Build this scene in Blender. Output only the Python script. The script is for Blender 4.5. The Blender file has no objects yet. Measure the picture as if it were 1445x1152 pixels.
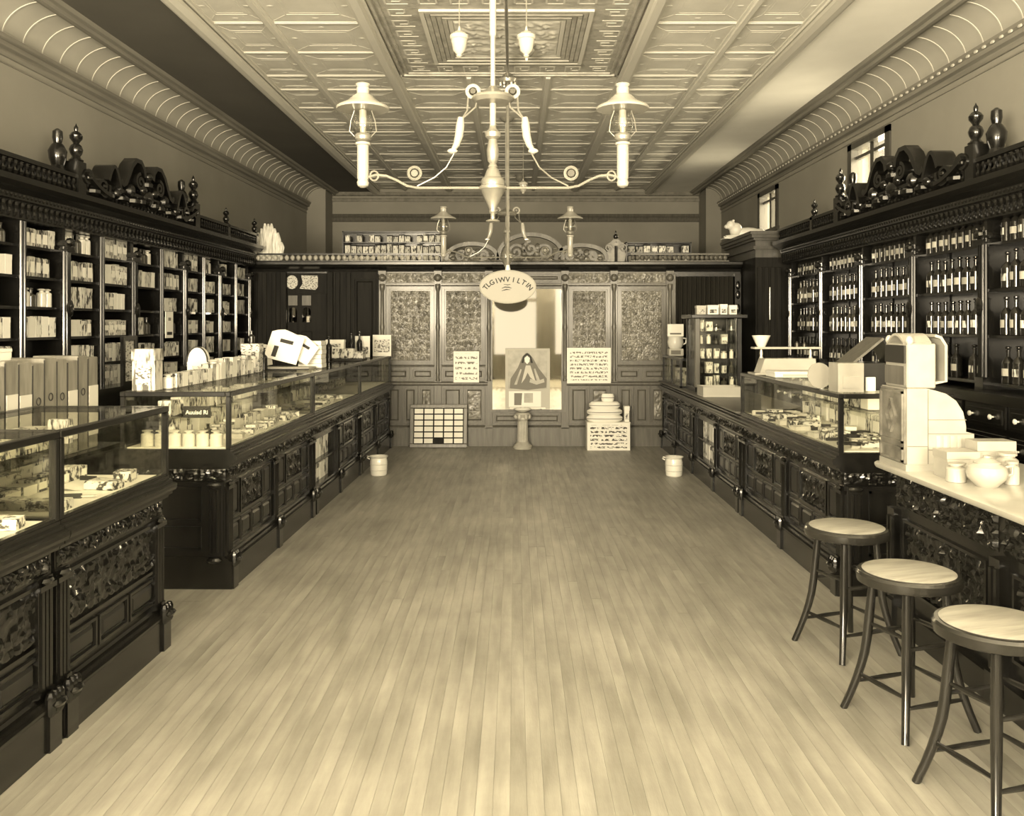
import bpy, bmesh, math, random
from mathutils import Matrix, Vector, noise
random.seed(7)
R = random.Random(11)
PI = math.pi
sc = bpy.context.scene
COL = sc.collection

# ------------------------------------------------------------------ camera
F = 1250.0                       # focal length in pixels of the 1445 x 1152 frame
VX, VY = 727.0, 457.0            # vanishing point of the room's long axis
EYE = 1.6
cam_d = bpy.data.cameras.new('camera')
cam = bpy.data.objects.new('camera', cam_d); COL.objects.link(cam)
cam.location = (0, 0, EYE); cam.rotation_euler = (PI/2, 0, 0)
cam_d.sensor_fit = 'HORIZONTAL'; cam_d.sensor_width = 36.0
cam_d.lens = F/1445*36.0
cam_d.shift_x = -(VX-722.5)/1445
cam_d.shift_y = -(576-VY)/1445
cam_d.clip_start = 0.05
sc.camera = cam

# ------------------------------------------------------------------ light
sc.view_settings.view_transform = 'Standard'
sc.view_settings.look = 'None'
sc.view_settings.gamma = 1.0
sc.view_settings.use_curve_mapping = False
sc.view_settings.exposure = 0.0
world = bpy.data.worlds.new('sky'); sc.world = world
world.use_nodes = True
bg = world.node_tree.nodes['Background']
bg.inputs[0].default_value = (1.0, 0.855, 0.61, 1); bg.inputs[1].default_value = 1.1
DAY = (1.0, 0.855, 0.61)
def area(name, loc, rot, sx, sy, power):
    d = bpy.data.lights.new(name, 'AREA'); d.shape = 'RECTANGLE'; d.size = sx; d.size_y = sy
    d.energy = power; d.color = DAY
    o = bpy.data.objects.new(name, d); COL.objects.link(o); o.location = loc; o.rotation_euler = rot
    return o
# daylight standing in the shop-front windows behind the camera and in the high windows of the right wall
area('daylight_shop_window_left', (-2.35, -2.3, 2.15), (PI/2+1.02, 0, -0.40), 2.3, 2.9, 3100)
area('daylight_shop_window_right', (2.4, -2.3, 2.15), (PI/2+1.02, 0, -0.05), 1.8, 2.9, 1350)
area('daylight_high_window', (3.86, 9.09, 3.17), (0, PI/2, 0), 0.66, 0.95, 45)
area('daylight_far_window', (3.86, 12.7, 3.2), (0, PI/2, 0), 0.6, 0.85, 35)

# ------------------------------------------------------------------ tones and materials
def sepia(v):
    v = max(0.0, min(1.0, v))
    c = (v, v*(0.965+0.03*v), v*(0.86+0.10*v))
    return tuple(x/12.92 if x <= 0.04045 else ((x+0.055)/1.055)**2.4 for x in c) + (1,)
MATS = {}
def mat(name, v, rough=0.5, metal=0.0, var=0.0, scale=6.0, stretch=(1, 1, 1), rnd=0.0, bump=0.0, bscale=40.0, coat=0.0, spec=0.5, detail=4.0):
    m = bpy.data.materials.new(name); m.use_nodes = True
    nt = m.node_tree; N = nt.nodes; L = nt.links
    b = N['Principled BSDF']
    b.inputs['Roughness'].default_value = rough; b.inputs['Metallic'].default_value = metal
    b.inputs['Base Color'].default_value = sepia(v)
    b.inputs['Specular IOR Level'].default_value = spec
    if coat:
        b.inputs['Coat Weight'].default_value = coat; b.inputs['Coat Roughness'].default_value = 0.12
    tc = mp = None
    if var or bump:
        tc = N.new('ShaderNodeTexCoord'); mp = N.new('ShaderNodeMapping')
        mp.inputs['Scale'].default_value = stretch
        L.new(tc.outputs['Object'], mp.inputs['Vector'])
    if rnd or var:
        oi = N.new('ShaderNodeObjectInfo')
    col = None
    if var:
        tn = N.new('ShaderNodeTexNoise'); tn.inputs['Scale'].default_value = scale; tn.inputs['Detail'].default_value = detail
        tn.noise_dimensions = '4D'
        mul = N.new('ShaderNodeMath'); mul.operation = 'MULTIPLY'; mul.inputs[1].default_value = 37.0
        L.new(oi.outputs['Random'], mul.inputs[0]); L.new(mul.outputs[0], tn.inputs['W'])
        L.new(mp.outputs[0], tn.inputs['Vector'])
        cr = N.new('ShaderNodeValToRGB')
        cr.color_ramp.elements[0].position = 0.3; cr.color_ramp.elements[1].position = 0.7
        cr.color_ramp.elements[0].color = sepia(v*(1-var)); cr.color_ramp.elements[1].color = sepia(v*(1+var))
        L.new(tn.outputs['Fac'], cr.inputs['Fac']); col = cr.outputs['Color']
    if rnd:
        hs = N.new('ShaderNodeHueSaturation')
        mr = N.new('ShaderNodeMapRange'); mr.inputs['To Min'].default_value = 1-rnd; mr.inputs['To Max'].default_value = 1+rnd
        L.new(oi.outputs['Random'], mr.inputs['Value']); L.new(mr.outputs[0], hs.inputs['Value'])
        if col: L.new(col, hs.inputs['Color'])
        else: hs.inputs['Color'].default_value = sepia(v)
        col = hs.outputs['Color']
    if col: L.new(col, b.inputs['Base Color'])
    if bump:
        bn = N.new('ShaderNodeTexNoise'); bn.inputs['Scale'].default_value = bscale; bn.inputs['Detail'].default_value = 3
        L.new(mp.outputs[0], bn.inputs['Vector'])
        bp = N.new('ShaderNodeBump'); bp.inputs['Strength'].default_value = bump; bp.inputs['Distance'].default_value = 0.01
        L.new(bn.outputs['Fac'], bp.inputs['Height']); L.new(bp.outputs[0], b.inputs['Normal'])
    if name == 'plank':
        ge = N.new('ShaderNodeNewGeometry'); n2 = N.new('ShaderNodeTexNoise'); n2.inputs['Scale'].default_value = 1.3; n2.inputs['Detail'].default_value = 7; n2.inputs['Roughness'].default_value = 0.65
        L.new(ge.outputs['Position'], n2.inputs['Vector'])
        r2 = N.new('ShaderNodeMapRange'); r2.inputs['From Min'].default_value = 0.3; r2.inputs['From Max'].default_value = 0.7; r2.inputs['To Min'].default_value = 0.74; r2.inputs['To Max'].default_value = 1.08
        L.new(n2.outputs['Fac'], r2.inputs['Value'])
        h2 = N.new('ShaderNodeHueSaturation'); L.new(col, h2.inputs['Color']); L.new(r2.outputs[0], h2.inputs['Value']); L.new(h2.outputs['Color'], b.inputs['Base Color'])
    MATS[name] = m
    return m
def printed(name, v_paper, v_ink, scale=(30, 30, 60), amount=0.5):
    """paper with small unreadable print: noise cut to ink marks"""
    m = bpy.data.materials.new(name); m.use_nodes = True
    nt = m.node_tree; N = nt.nodes; L = nt.links; b = N['Principled BSDF']; b.inputs['Roughness'].default_value = 0.7
    tc = N.new('ShaderNodeTexCoord'); mp = N.new('ShaderNodeMapping'); mp.inputs['Scale'].default_value = scale
    L.new(tc.outputs['Object'], mp.inputs['Vector'])
    oi = N.new('ShaderNodeObjectInfo'); mul = N.new('ShaderNodeMath'); mul.operation = 'MULTIPLY'; mul.inputs[1].default_value = 91.0
    tn = N.new('ShaderNodeTexNoise'); tn.noise_dimensions = '4D'; tn.inputs['Scale'].default_value = 1.0; tn.inputs['Detail'].default_value = 3
    L.new(oi.outputs['Random'], mul.inputs[0]); L.new(mul.outputs[0], tn.inputs['W']); L.new(mp.outputs[0], tn.inputs['Vector'])
    cr = N.new('ShaderNodeValToRGB'); e = cr.color_ramp.elements
    e[0].position = amount-0.05; e[1].position = amount+0.05
    e[0].color = sepia(v_ink); e[1].color = sepia(v_paper)
    L.new(tn.outputs['Fac'], cr.inputs['Fac'])
    hs = N.new('ShaderNodeHueSaturation'); mr = N.new('ShaderNodeMapRange'); mr.inputs['To Min'].default_value = 0.62; mr.inputs['To Max'].default_value = 1.05
    L.new(oi.outputs['Random'], mr.inputs['Value']); L.new(mr.outputs[0], hs.inputs['Value']); L.new(cr.outputs['Color'], hs.inputs['Color'])
    L.new(hs.outputs['Color'], b.inputs['Base Color'])
    MATS[name] = m
    return m
def text_sheet(name, v_paper, v_ink, rows, cut=0.5, word=22.0):
    """paper with rows of small unreadable writing (object space, sheet in local x/z)"""
    m = bpy.data.materials.new(name); m.use_nodes = True
    nt = m.node_tree; N = nt.nodes; L = nt.links; b = N['Principled BSDF']; b.inputs['Roughness'].default_value = 0.75
    tc = N.new('ShaderNodeTexCoord'); sp = N.new('ShaderNodeSeparateXYZ'); L.new(tc.outputs['Generated'], sp.inputs[0])
    m1 = N.new('ShaderNodeMath'); m1.operation = 'MULTIPLY'; m1.inputs[1].default_value = rows; L.new(sp.outputs['Z'], m1.inputs[0])
    fr = N.new('ShaderNodeMath'); fr.operation = 'FRACT'; L.new(m1.outputs[0], fr.inputs[0])
    gt = N.new('ShaderNodeMath'); gt.operation = 'GREATER_THAN'; gt.inputs[1].default_value = cut; L.new(fr.outputs[0], gt.inputs[0])
    mp = N.new('ShaderNodeMapping'); mp.inputs['Scale'].default_value = (word, 1, rows*2.2); L.new(tc.outputs['Generated'], mp.inputs['Vector'])
    tn = N.new('ShaderNodeTexNoise'); tn.inputs['Scale'].default_value = 1.0; tn.inputs['Detail'].default_value = 2; L.new(mp.outputs[0], tn.inputs['Vector'])
    g2 = N.new('ShaderNodeMath'); g2.operation = 'GREATER_THAN'; g2.inputs[1].default_value = 0.5; L.new(tn.outputs['Fac'], g2.inputs[0])
    def inside(out, lo, hi):
        a = N.new('ShaderNodeMath'); a.operation = 'GREATER_THAN'; a.inputs[1].default_value = lo; L.new(out, a.inputs[0])
        c = N.new('ShaderNodeMath'); c.operation = 'LESS_THAN'; c.inputs[1].default_value = hi; L.new(out, c.inputs[0])
        x = N.new('ShaderNodeMath'); x.operation = 'MULTIPLY'; L.new(a.outputs[0], x.inputs[0]); L.new(c.outputs[0], x.inputs[1])
        return x.outputs[0]
    prev = gt.outputs[0]
    for o in (g2.outputs[0], inside(sp.outputs['X'], 0.07, 0.93), inside(sp.outputs['Z'], 0.08, 0.93)):
        x = N.new('ShaderNodeMath'); x.operation = 'MULTIPLY'; L.new(prev, x.inputs[0]); L.new(o, x.inputs[1]); prev = x.outputs[0]
    mx = N.new('ShaderNodeMix'); mx.data_type = 'RGBA'
    mx.inputs[6].default_value = sepia(v_paper); mx.inputs[7].default_value = sepia(v_ink)
    L.new(prev, mx.inputs[0]); L.new(mx.outputs[2], b.inputs['Base Color'])
    MATS[name] = m
    return m
def glass(name, base=0.05, edge=0.5, tint=1.0):
    m = bpy.data.materials.new(name); m.use_nodes = True
    nt = m.node_tree; N = nt.nodes; L = nt.links
    N.remove(N['Principled BSDF'])
    tr = N.new('ShaderNodeBsdfTransparent'); tr.inputs[0].default_value = (tint, tint, tint*0.97, 1)
    gl = N.new('ShaderNodeBsdfGlossy'); gl.inputs['Roughness'].default_value = 0.02
    lw = N.new('ShaderNodeLayerWeight'); lw.inputs['Blend'].default_value = 0.5
    pw = N.new('ShaderNodeMath'); pw.operation = 'POWER'; pw.inputs[1].default_value = 3.0
    ma = N.new('ShaderNodeMath'); ma.operation = 'MULTIPLY_ADD'; ma.inputs[1].default_value = edge; ma.inputs[2].default_value = base
    mx = N.new('ShaderNodeMixShader')
    L.new(lw.outputs['Facing'], pw.inputs[0]); L.new(pw.outputs[0], ma.inputs[0]); L.new(ma.outputs[0], mx.inputs[0])
    L.new(tr.outputs[0], mx.inputs[1]); L.new(gl.outputs[0], mx.inputs[2])
    L.new(mx.outputs[0], N['Material Output'].inputs[0])
    MATS[name] = m
    return m
mat('wood', 0.085, 0.26, var=0.3, scale=3, stretch=(6, 6, 0.7), coat=0.25)
mat('wood_y', 0.085, 0.26, var=0.3, scale=3, stretch=(6, 0.6, 6), coat=0.25)
mat('carved', 0.075, 0.22, coat=0.5)
mat('wood_panel', 0.085, 0.3, var=0.3, scale=3, stretch=(7, 7, 0.6), coat=0.2)
mat('oak', 0.345, 0.4, var=0.14, scale=4, stretch=(8, 8, 0.8), coat=0.15)
mat('oak_carved', 0.43, 0.38, var=0.22, scale=14, coat=0.15)
mat('plaster', 0.55, 0.85, var=0.04, scale=1.2)
mat('plaster_dark', 0.52, 0.85, var=0.04, scale=1.5)
mat('cove', 0.66, 0.8, var=0.04, scale=2)
mat('rib', 0.76, 0.7)
mat('moulding', 0.48, 0.6, var=0.12, scale=3, stretch=(5, 0.3, 5))
mat('moulding_light', 0.72, 0.6)
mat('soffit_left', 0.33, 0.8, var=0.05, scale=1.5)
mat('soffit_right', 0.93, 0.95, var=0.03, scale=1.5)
mat('tin', 0.80, 0.7, var=0.05, scale=3, bump=0.12, bscale=26)
mat('tin_beam', 0.79, 0.65)
mat('tin_dark', 0.66, 0.55, var=0.12, scale=9, bump=0.5, bscale=22)
mat('floor_base', 0.46, 0.8)
mat('plank', 0.585, 0.45, var=0.13, scale=2.2, stretch=(7, 0.9, 1), rnd=0.05, bump=0.10, bscale=30, detail=8)
mat('stool_seat', 0.57, 0.4, var=0.12, scale=5, stretch=(1, 8, 1))
mat('stool_frame', 0.13, 0.22, var=0.15, scale=4, coat=0.4)
mat('marble', 0.68, 0.2, var=0.05, scale=4)
mat('porcelain', 0.88, 0.18, coat=0.3)
mat('enamel', 0.88, 0.3)
mat('register', 0.62, 0.35, var=0.05, scale=8)
mat('sign_white', 0.62, 0.6)
mat('lamp_white', 0.66, 0.25, coat=0.2)
mat('wood_dull', 0.11, 0.6, var=0.3, scale=3, stretch=(7, 7, 0.6), spec=0.12)
mat('drape', 0.2, 0.9, spec=0.1)
mat('brass', 0.62, 0.3, metal=0.55, var=0.08, scale=10)
mat('nickel', 0.85, 0.25, metal=0.4)
mat('dark_metal', 0.30, 0.35, metal=0.6)
mat('paper', 0.92, 0.8, rnd=0.05)
mat('paper_grey', 0.74, 0.8, rnd=0.18)
mat('cloth_grey', 0.55, 0.9)
mat('file_box', 0.50, 0.7, var=0.12, scale=5, stretch=(6, 6, 1), rnd=0.10)
mat('ink', 0.16, 0.7)
mat('mid_ink', 0.45, 0.7)
mat('bottle_dark', 0.13, 0.08, coat=0.4, rnd=0.2)
mat('bottle_amber', 0.26, 0.1, coat=0.4, rnd=0.25)
mat('plume', 0.88, 0.9, var=0.22, scale=14, stretch=(3, 3, 0.5))
mat('pedestal', 0.66, 0.6, var=0.1, scale=8)
printed('print_pale', 0.93, 0.25, (5, 5, 2.2), amount=0.46)
printed('print_mid', 0.86, 0.18, (6, 6, 1.6), amount=0.49)
printed('print_dark', 0.25, 0.88, (5, 5, 3), amount=0.56)
printed('print_tall', 0.78, 0.35, (38, 38, 9), amount=0.47)
printed('print_fine', 0.90, 0.35, (45, 45, 70), amount=0.45)
printed('print_fine_mid', 0.80, 0.30, (40, 40, 60), amount=0.5)
text_sheet('sheet_music', 0.92, 0.45, 9)
text_sheet('sheet_notice', 0.93, 0.5, 6, 0.55, 9)
text_sheet('sheet_carton', 0.90, 0.32, 7, 0.45, 12)
text_sheet('sheet_small', 0.88, 0.40, 8, 0.5, 8)
text_sheet('sheet_spine', 0.84, 0.42, 9, 0.45, 5)
glass('glass', 0.03, 0.22)
mat('oak_dark', 0.24, 0.35, var=0.2, scale=4, stretch=(6, 6, 0.8), coat=0.2)
mat('bottle_label', 0.66, 0.7, rnd=0.25)
glass('lamp_glass', 0.16, 0.7, 0.93)
glass('window_glass', 0.03, 0.4)
m = bpy.data.materials.new('mirror'); m.use_nodes = True
b = m.node_tree.nodes['Principled BSDF']; b.inputs['Metallic'].default_value = 1; b.inputs['Roughness'].default_value = 0.03
b.inputs['Base Color'].default_value = (0.93, 0.90, 0.82, 1); MATS['mirror'] = m

# ------------------------------------------------------------------ mesh helpers
class MB:
    def __init__(s): s.v = []; s.f = []
    def add(s, vs, fs):
        o = len(s.v); s.v += [tuple(p) for p in vs]; s.f += [tuple(i+o for i in f) for f in fs]; return s
    def box(s, x0, x1, y0, y1, z0, z1):
        if x0 > x1: x0, x1 = x1, x0
        if y0 > y1: y0, y1 = y1, y0
        if z0 > z1: z0, z1 = z1, z0
        return s.add([(x0,y0,z0),(x1,y0,z0),(x1,y1,z0),(x0,y1,z0),(x0,y0,z1),(x1,y0,z1),(x1,y1,z1),(x0,y1,z1)],
              [(3,2,1,0),(4,5,6,7),(0,1,5,4),(1,2,6,5),(2,3,7,6),(3,0,4,7)])
    def cbox(s, x, y, z, sx, sy, sz): return s.box(x-sx/2, x+sx/2, y-sy/2, y+sy/2, z, z+sz)
    def ext(s, pts, fn, w0, w1):
        n = len(pts)
        vs = [fn(u, v, w0) for u, v in pts]+[fn(u, v, w1) for u, v in pts]
        fs = [tuple(range(n-1, -1, -1)), tuple(range(n, 2*n))]+[(i, (i+1) % n, n+(i+1) % n, n+i) for i in range(n)]
        return s.add(vs, fs)
    def lathe(s, prof, c=(0, 0, 0), n=16, fn=None):
        """prof: (r, z) from bottom to top"""
        vs = []; fs = []
        for r, z in prof:
            for k in range(n):
                a = 2*PI*k/n; vs.append((c[0]+r*math.cos(a), c[1]+r*math.sin(a), c[2]+z))
        for i in range(len(prof)-1):
            for k in range(n):
                fs.append((i*n+k, i*n+(k+1) % n, (i+1)*n+(k+1) % n, (i+1)*n+k))
        if prof[0][0] > 1e-6: fs.append(tuple(range(n-1, -1, -1)))
        if prof[-1][0] > 1e-6: fs.append(tuple(range((len(prof)-1)*n, len(prof)*n)))
        if fn: vs = [fn(*p) for p in vs]
        return s.add(vs, fs)
    def tube(s, path, r, n=8, closed=False):
        P = [Vector(p) for p in path]; m = len(P); vs = []; fs = []
        rr = r if isinstance(r, (list, tuple)) else [r]*m
        up = None
        for i in range(m):
            a = P[(i-1) % m] if (closed or i > 0) else P[i]; b_ = P[(i+1) % m] if (closed or i < m-1) else P[i]
            t = (b_-a).normalized()
            if up is None:
                up = Vector((0, 0, 1)) if abs(t.z) < 0.9 else Vector((1, 0, 0))
            sx = t.cross(up)
            if sx.length < 1e-5: sx = t.cross(Vector((0, 1, 0)))
            sx.normalize(); uy = sx.cross(t).normalized(); up = uy
            for k in range(n):
                q = 2*PI*k/n; vs.append(P[i]+(sx*math.cos(q)+uy*math.sin(q))*rr[i])
        for i in range(m if closed else m-1):
            j = (i+1) % m
            for k in range(n):
                fs.append((i*n+k, i*n+(k+1) % n, j*n+(k+1) % n, j*n+k))
        if not closed:
            fs.append(tuple(range(n-1, -1, -1))); fs.append(tuple(range((m-1)*n, m*n)))
        return s.add(vs, fs)
    def ell(s, c, rx, ry, rz, n=10, m=6):
        prof = [(math.sin(PI*i/m), -math.cos(PI*i/m)) for i in range(m+1)]
        prof = [(max(r, 1e-4), z) for r, z in prof]
        return s.lathe(prof, n=n, fn=lambda x, y, z: (c[0]+x*rx, c[1]+y*ry, c[2]+z*rz))
    def grid(s, nx, ny, fn):
        vs = [fn(i/nx, j/ny) for j in range(ny+1) for i in range(nx+1)]
        fs = [(j*(nx+1)+i, j*(nx+1)+i+1, (j+1)*(nx+1)+i+1, (j+1)*(nx+1)+i) for j in range(ny) for i in range(nx)]
        return s.add(vs, fs)
    def band(s, path, t, fn, w0, w1):
        """a 2-D path with thickness t swept through w0..w1 (carved scrolls)"""
        n = len(path); tt = t if isinstance(t, (list, tuple)) else [t]*n
        A = []; B = []
        for i, (u, v) in enumerate(path):
            a = path[max(i-1, 0)]; b_ = path[min(i+1, n-1)]
            du, dv = b_[0]-a[0], b_[1]-a[1]; l = math.hypot(du, dv) or 1
            nx, ny = -dv/l, du/l
            A.append((u+nx*tt[i]/2, v+ny*tt[i]/2)); B.append((u-nx*tt[i]/2, v-ny*tt[i]/2))
        vs = [fn(*p, w0) for p in A]+[fn(*p, w0) for p in B]+[fn(*p, w1) for p in A]+[fn(*p, w1) for p in B]
        fs = []
        for i in range(n-1):
            fs += [(i, i+1, n+i+1, n+i), (2*n+i, 3*n+i, 3*n+i+1, 2*n+i+1), (i, 2*n+i, 2*n+i+1, i+1), (n+i, n+i+1, 3*n+i+1, 3*n+i)]
        fs += [(0, n, 3*n, 2*n), (n-1, 3*n-1, 4*n-1, 2*n-1)]
        return s.add(vs, fs)
    def mesh(s, name, m, smooth=True, recalc=True, bevel=0.0):
        me = bpy.data.meshes.new(name); me.from_pydata(s.v, [], s.f)
        if (recalc and len(s.f) < 20000) or bevel:
            bm = bmesh.new(); bm.from_mesh(me)
            bmesh.ops.recalc_face_normals(bm, faces=bm.faces)
            if bevel:
                bmesh.ops.bevel(bm, geom=bm.edges[:], offset=bevel, segments=1, affect='EDGES', profile=0.5)
            bm.to_mesh(me); bm.free()
        if smooth:
            me.polygons.foreach_set('use_smooth', [True]*len(me.polygons))
            me.set_sharp_from_angle(angle=math.radians(38))
        me.materials.append(MATS[m])
        return me
    def build(s, name, m, parent=None, **k):
        return ob(name, s.mesh(name, m, **k), parent)
def ob(name, me, parent=None, loc=(0, 0, 0), rot=(0, 0, 0), scale=(1, 1, 1)):
    o = bpy.data.objects.new(name, me); COL.objects.link(o)
    o.location = loc; o.rotation_euler = rot; o.scale = scale
    if parent is not None: o.parent = parent
    return o
def tag(o, label, cat, group=None):
    o['label'] = label; o['category'] = cat
    if group: o['group'] = group
    return o
def thing(name, label, cat, loc=(0, 0, 0), rotz=0.0, group=None):
    o = bpy.data.objects.new(name, None); COL.objects.link(o); o.empty_display_size = 0.1
    o.location = loc; o.rotation_euler = (0, 0, rotz)
    return tag(o, label, cat, group)
def struct(o, label=None):
    o['kind'] = 'structure'
    if label: o['label'] = label
    return o
KIDS = {}
def dup(root, loc, rot=(0, 0, 0), scale=(1, 1, 1)):
    r = root.copy(); COL.objects.link(r); r.location = loc; r.rotation_euler = rot; r.scale = scale
    if root.name not in KIDS: KIDS[root.name] = [(c, list(c.children)) for c in root.children]
    for c, gs in KIDS[root.name]:
        d = c.copy(); COL.objects.link(d); d.parent = r
        for g in gs:
            e = g.copy(); COL.objects.link(e); e.parent = d
    return r
class Proto:
    """first use moves the original, later uses copy it"""
    def __init__(s, make): s.make = make; s.o = None
    def put(s, loc, label, cat, group=None, rot=(0, 0, 0), scale=(1, 1, 1)):
        if s.o is None:
            s.o = s.make(); o = s.o
            KIDS[o.name] = [(c, list(c.children)) for c in o.children]
            o.location = loc; o.rotation_euler = rot; o.scale = scale
        else:
            o = dup(s.o, loc, rot, scale)
        tag(o, label, cat, group)
        return o
def P(x, y, Y):
    """the point of the room seen at photo pixel (x, y) at distance Y"""
    return ((x-VX)*Y/F, Y, EYE-(y-VY)*Y/F)
ORD = 'first second third fourth fifth sixth seventh eighth ninth tenth eleventh twelfth thirteenth fourteenth fifteenth sixteenth seventeenth eighteenth nineteenth twentieth'.split()
LEFT = []                       # things that stand square to the left wall, which is skewed a little
def left(o): LEFT.append(o); return o

# ------------------------------------------------------------------ relief (carving) as real surface
def scroll_height(u, v, w, h, seed=0, cell=0.11):
    """height 0..1 of a leafy scroll ornament at (u, v) metres in a field w x h"""
    k = 0.55/cell
    du = noise.noise((u*k, v*k, seed*3.1))*cell*0.35; dv = noise.noise((u*k, v*k, seed*3.1+9))*cell*0.35
    x0 = min(max(u+du, 0), w-1e-6); y0 = min(max(v+dv, 0), h-1e-6)
    nu = max(1, round(w/cell)); nv = max(1, round(h/cell)); cu = w/nu; cv = h/nv
    i = int(x0/cu); j = int(y0/cv)
    x = (x0-(i+0.5)*cu)/(cu/2); y = (y0-(j+0.5)*cv)/(cv/2)
    s = 1 if (i+j+seed) % 2 else -1
    rad = math.hypot(x, y); th = math.atan2(y*s, x)
    r = max(0, math.sin(3.2*PI*rad+th*2))*(math.cos(5*th+seed)*0.35+0.65)*max(0, 1.3-rad)
    r += 0.7*max(0, 1-rad*4)
    t = abs(noise.noise((u*2.6/cell, v*2.6/cell, seed)))
    return min(1.0, 0.75*r+1.1*t)
def relief(mb, w, h, nx, ny, amp, fn, seed=0, cell=0.11):
    def g(a, b_):
        e = min(a, 1-a, b_, 1-b_)
        z = 0 if e < 1e-6 else scroll_height(a*w, b_*h, w, h, seed, cell)*amp
        return fn(a*w, b_*h, z)
    return mb.grid(nx, ny, g)
def spiral(cu, cv, r0, r1, a0, turns, n=22, s=1):
    return [(cu+s*(r0+(r1-r0)*t/n)*math.cos(a0+turns*2*PI*t/n), cv+(r0+(r1-r0)*t/n)*math.sin(a0+turns*2*PI*t/n)) for t in range(n+1)]

# ================================================================== THE ROOM
XL, XR = -3.74, 3.63            # wall faces
Y0, YE, YB = -2.2, 15.6, 16.2   # shop front, end of the side coves, back wall
ZS, ZC = 4.0, 4.06              # soffit and pressed-metal ceiling
# ---- floor and its boards
fl = MB().box(-4.4, 3.9, Y0-0.2, YB+0.2, -0.16, -0.012).build('floor', 'floor_base')
struct(fl, 'narrow strip wood floor worn pale down the middle of the shop')
PW = 0.0575
lengths = [4.4, 5.6, 3.8, 5.0]
pm = {}
def plank_mesh(L):
    L = round(L, 2)
    if L not in pm:
        w = PW/2-0.0004
        me = MB().box(-w, w, 0, L-0.002, -0.012, 0.0)
        pm[L] = me.mesh('plank', 'plank', smooth=False)
    return pm[L]
n_str = 65
for i in range(n_str):
    x = -1.80+(i+0.5)*PW
    y = 2.3-[0, 1.3, 2.4, 0.7, 1.9][i % 5]*0.5
    k = 0
    while y < 11.7:
        L = lengths[(i*3+k*2+1) % 4]
        if y+L > 10.7: L = round(11.72-y, 1)+0.05
        ob('plank', plank_mesh(L), fl, (x, y, 0)); y += L; k += 1
rest = MB()
for i in range(-46, 38+65+38):
    x = -1.80+(i+0.5)*PW
    if not -4.4 < x < 3.9: continue
    w = PW/2-0.0004
    if 0 <= i < n_str:
        rest.box(x-w, x+w, Y0, 1.0, -0.012, 0); continue
    rest.box(x-w, x+w, Y0, 5.1, -0.012, 0); rest.box(x-w, x+w, 5.102, 11.7, -0.012, 0)
o = rest.build('plank_field', 'plank', fl, smooth=False, recalc=False); o['kind'] = 'stuff'

# ---- ceiling
ce = MB().box(-4.4, 3.9, Y0-0.2, YB+0.2, ZC+0.012, ZC+0.2).build('ceiling', 'tin')
struct(ce, 'pressed metal ceiling in square panels between pale ribs')
CX = [-2.50, -2.01, -1.208, -0.46, 0.327, 1.09, 1.85, 2.39]
CY = [16.2, 15.38, 14.87, 14.1, 13.34, 12.83, 12.09, 11.35, 10.84, 10.08, 9.30, 8.78, 8.03, 7.24, 6.47, 5.96, 5.2, 4.43, 3.92, 3.16, 2.4, 1.9, 1.13, 0.4, -0.15, -0.9, -1.6, -2.2]
tin_meshes = {}
def tin_panel(w, h):
    key = (round(w, 2), round(h, 2))
    if key in tin_meshes: return tin_meshes[key]
    b_ = MB()
    b_.box(-w/2, w/2, -h/2, h/2, 0, 0.012)
    def bar(x0, y0, x1, y1, t=0.014, z=0.012):
        d = Vector((x1-x0, y1-y0, 0)); n_ = Vector((-d.y, d.x, 0)).normalized()*t/2
        a = Vector((x0, y0, 0)); c = Vector((x1, y1, 0))
        q = [a+n_, c+n_, c-n_, a-n_]
        b_.add([tuple(p) for p in q]+[(p.x*1, p.y, -z) for p in q], [(0, 1, 2, 3), (7, 6, 5, 4), (0, 4, 5, 1), (1, 5, 6, 2), (2, 6, 7, 3), (3, 7, 4, 0)])
    def ring(a, c, t, z):
        bar(-a, -c, a, -c, t, z); bar(-a, c, a, c, t, z); bar(-a, -c, -a, c, t, z); bar(a, -c, a, c, t, z)
    ring(w*0.27, h*0.25, 0.012, 0.002); ring(w*0.225, h*0.20, 0.007, 0.0015)
    for sx in (-1, 1):
        for sy in (-1, 1):
            bar(sx*w*0.45, sy*h*0.45, sx*w*0.27, sy*h*0.25, 0.009, 0.0018)
    for sx, sy in ((0, 1), (0, -1), (1, 0), (-1, 0)):
        b_.ell((sx*w*0.36, sy*h*0.36, 0), 0.03, 0.02, 0.004, 8, 4)
    tin_meshes[key] = b_.mesh('tin_panel', 'tin')
    return tin_meshes[key]
for j in range(len(CY)-1):
    y1, y0 = CY[j], CY[j+1]
    for i in range(7):
        if i in (2, 3, 4) and 6.4 < (y0+y1)/2 < 8.78: continue
        w, h = CX[i+1]-CX[i], y1-y0
        ob('tin_panel', tin_panel(w, h), ce, ((CX[i]+CX[i+1])/2, (y0+y1)/2, ZC))
def beam_profile(w, d):
    return [(-w, 0), (-w, -d*0.35), (-w*0.55, -d*0.45), (-w*0.45, -d), (w*0.45, -d), (w*0.55, -d*0.45), (w, -d*0.35), (w, 0)]
for i, x in enumerate(CX):
    big = i in (2, 5); w = 0.07 if big else 0.045; d = 0.06 if big else 0.032
    if i in (3, 4):
        for a, c in ((Y0, 6.47), (8.78, YB)):
            MB().ext(beam_profile(w, d), lambda u, v, q: (x+u, q, ZC+v), a, c).build('rib', 'tin_beam', ce, smooth=False)
    else:
        MB().ext(beam_profile(w, d), lambda u, v, q: (x+u, q, ZC+v), Y0, YB).build('rib', 'tin_beam', ce, smooth=False)
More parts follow.
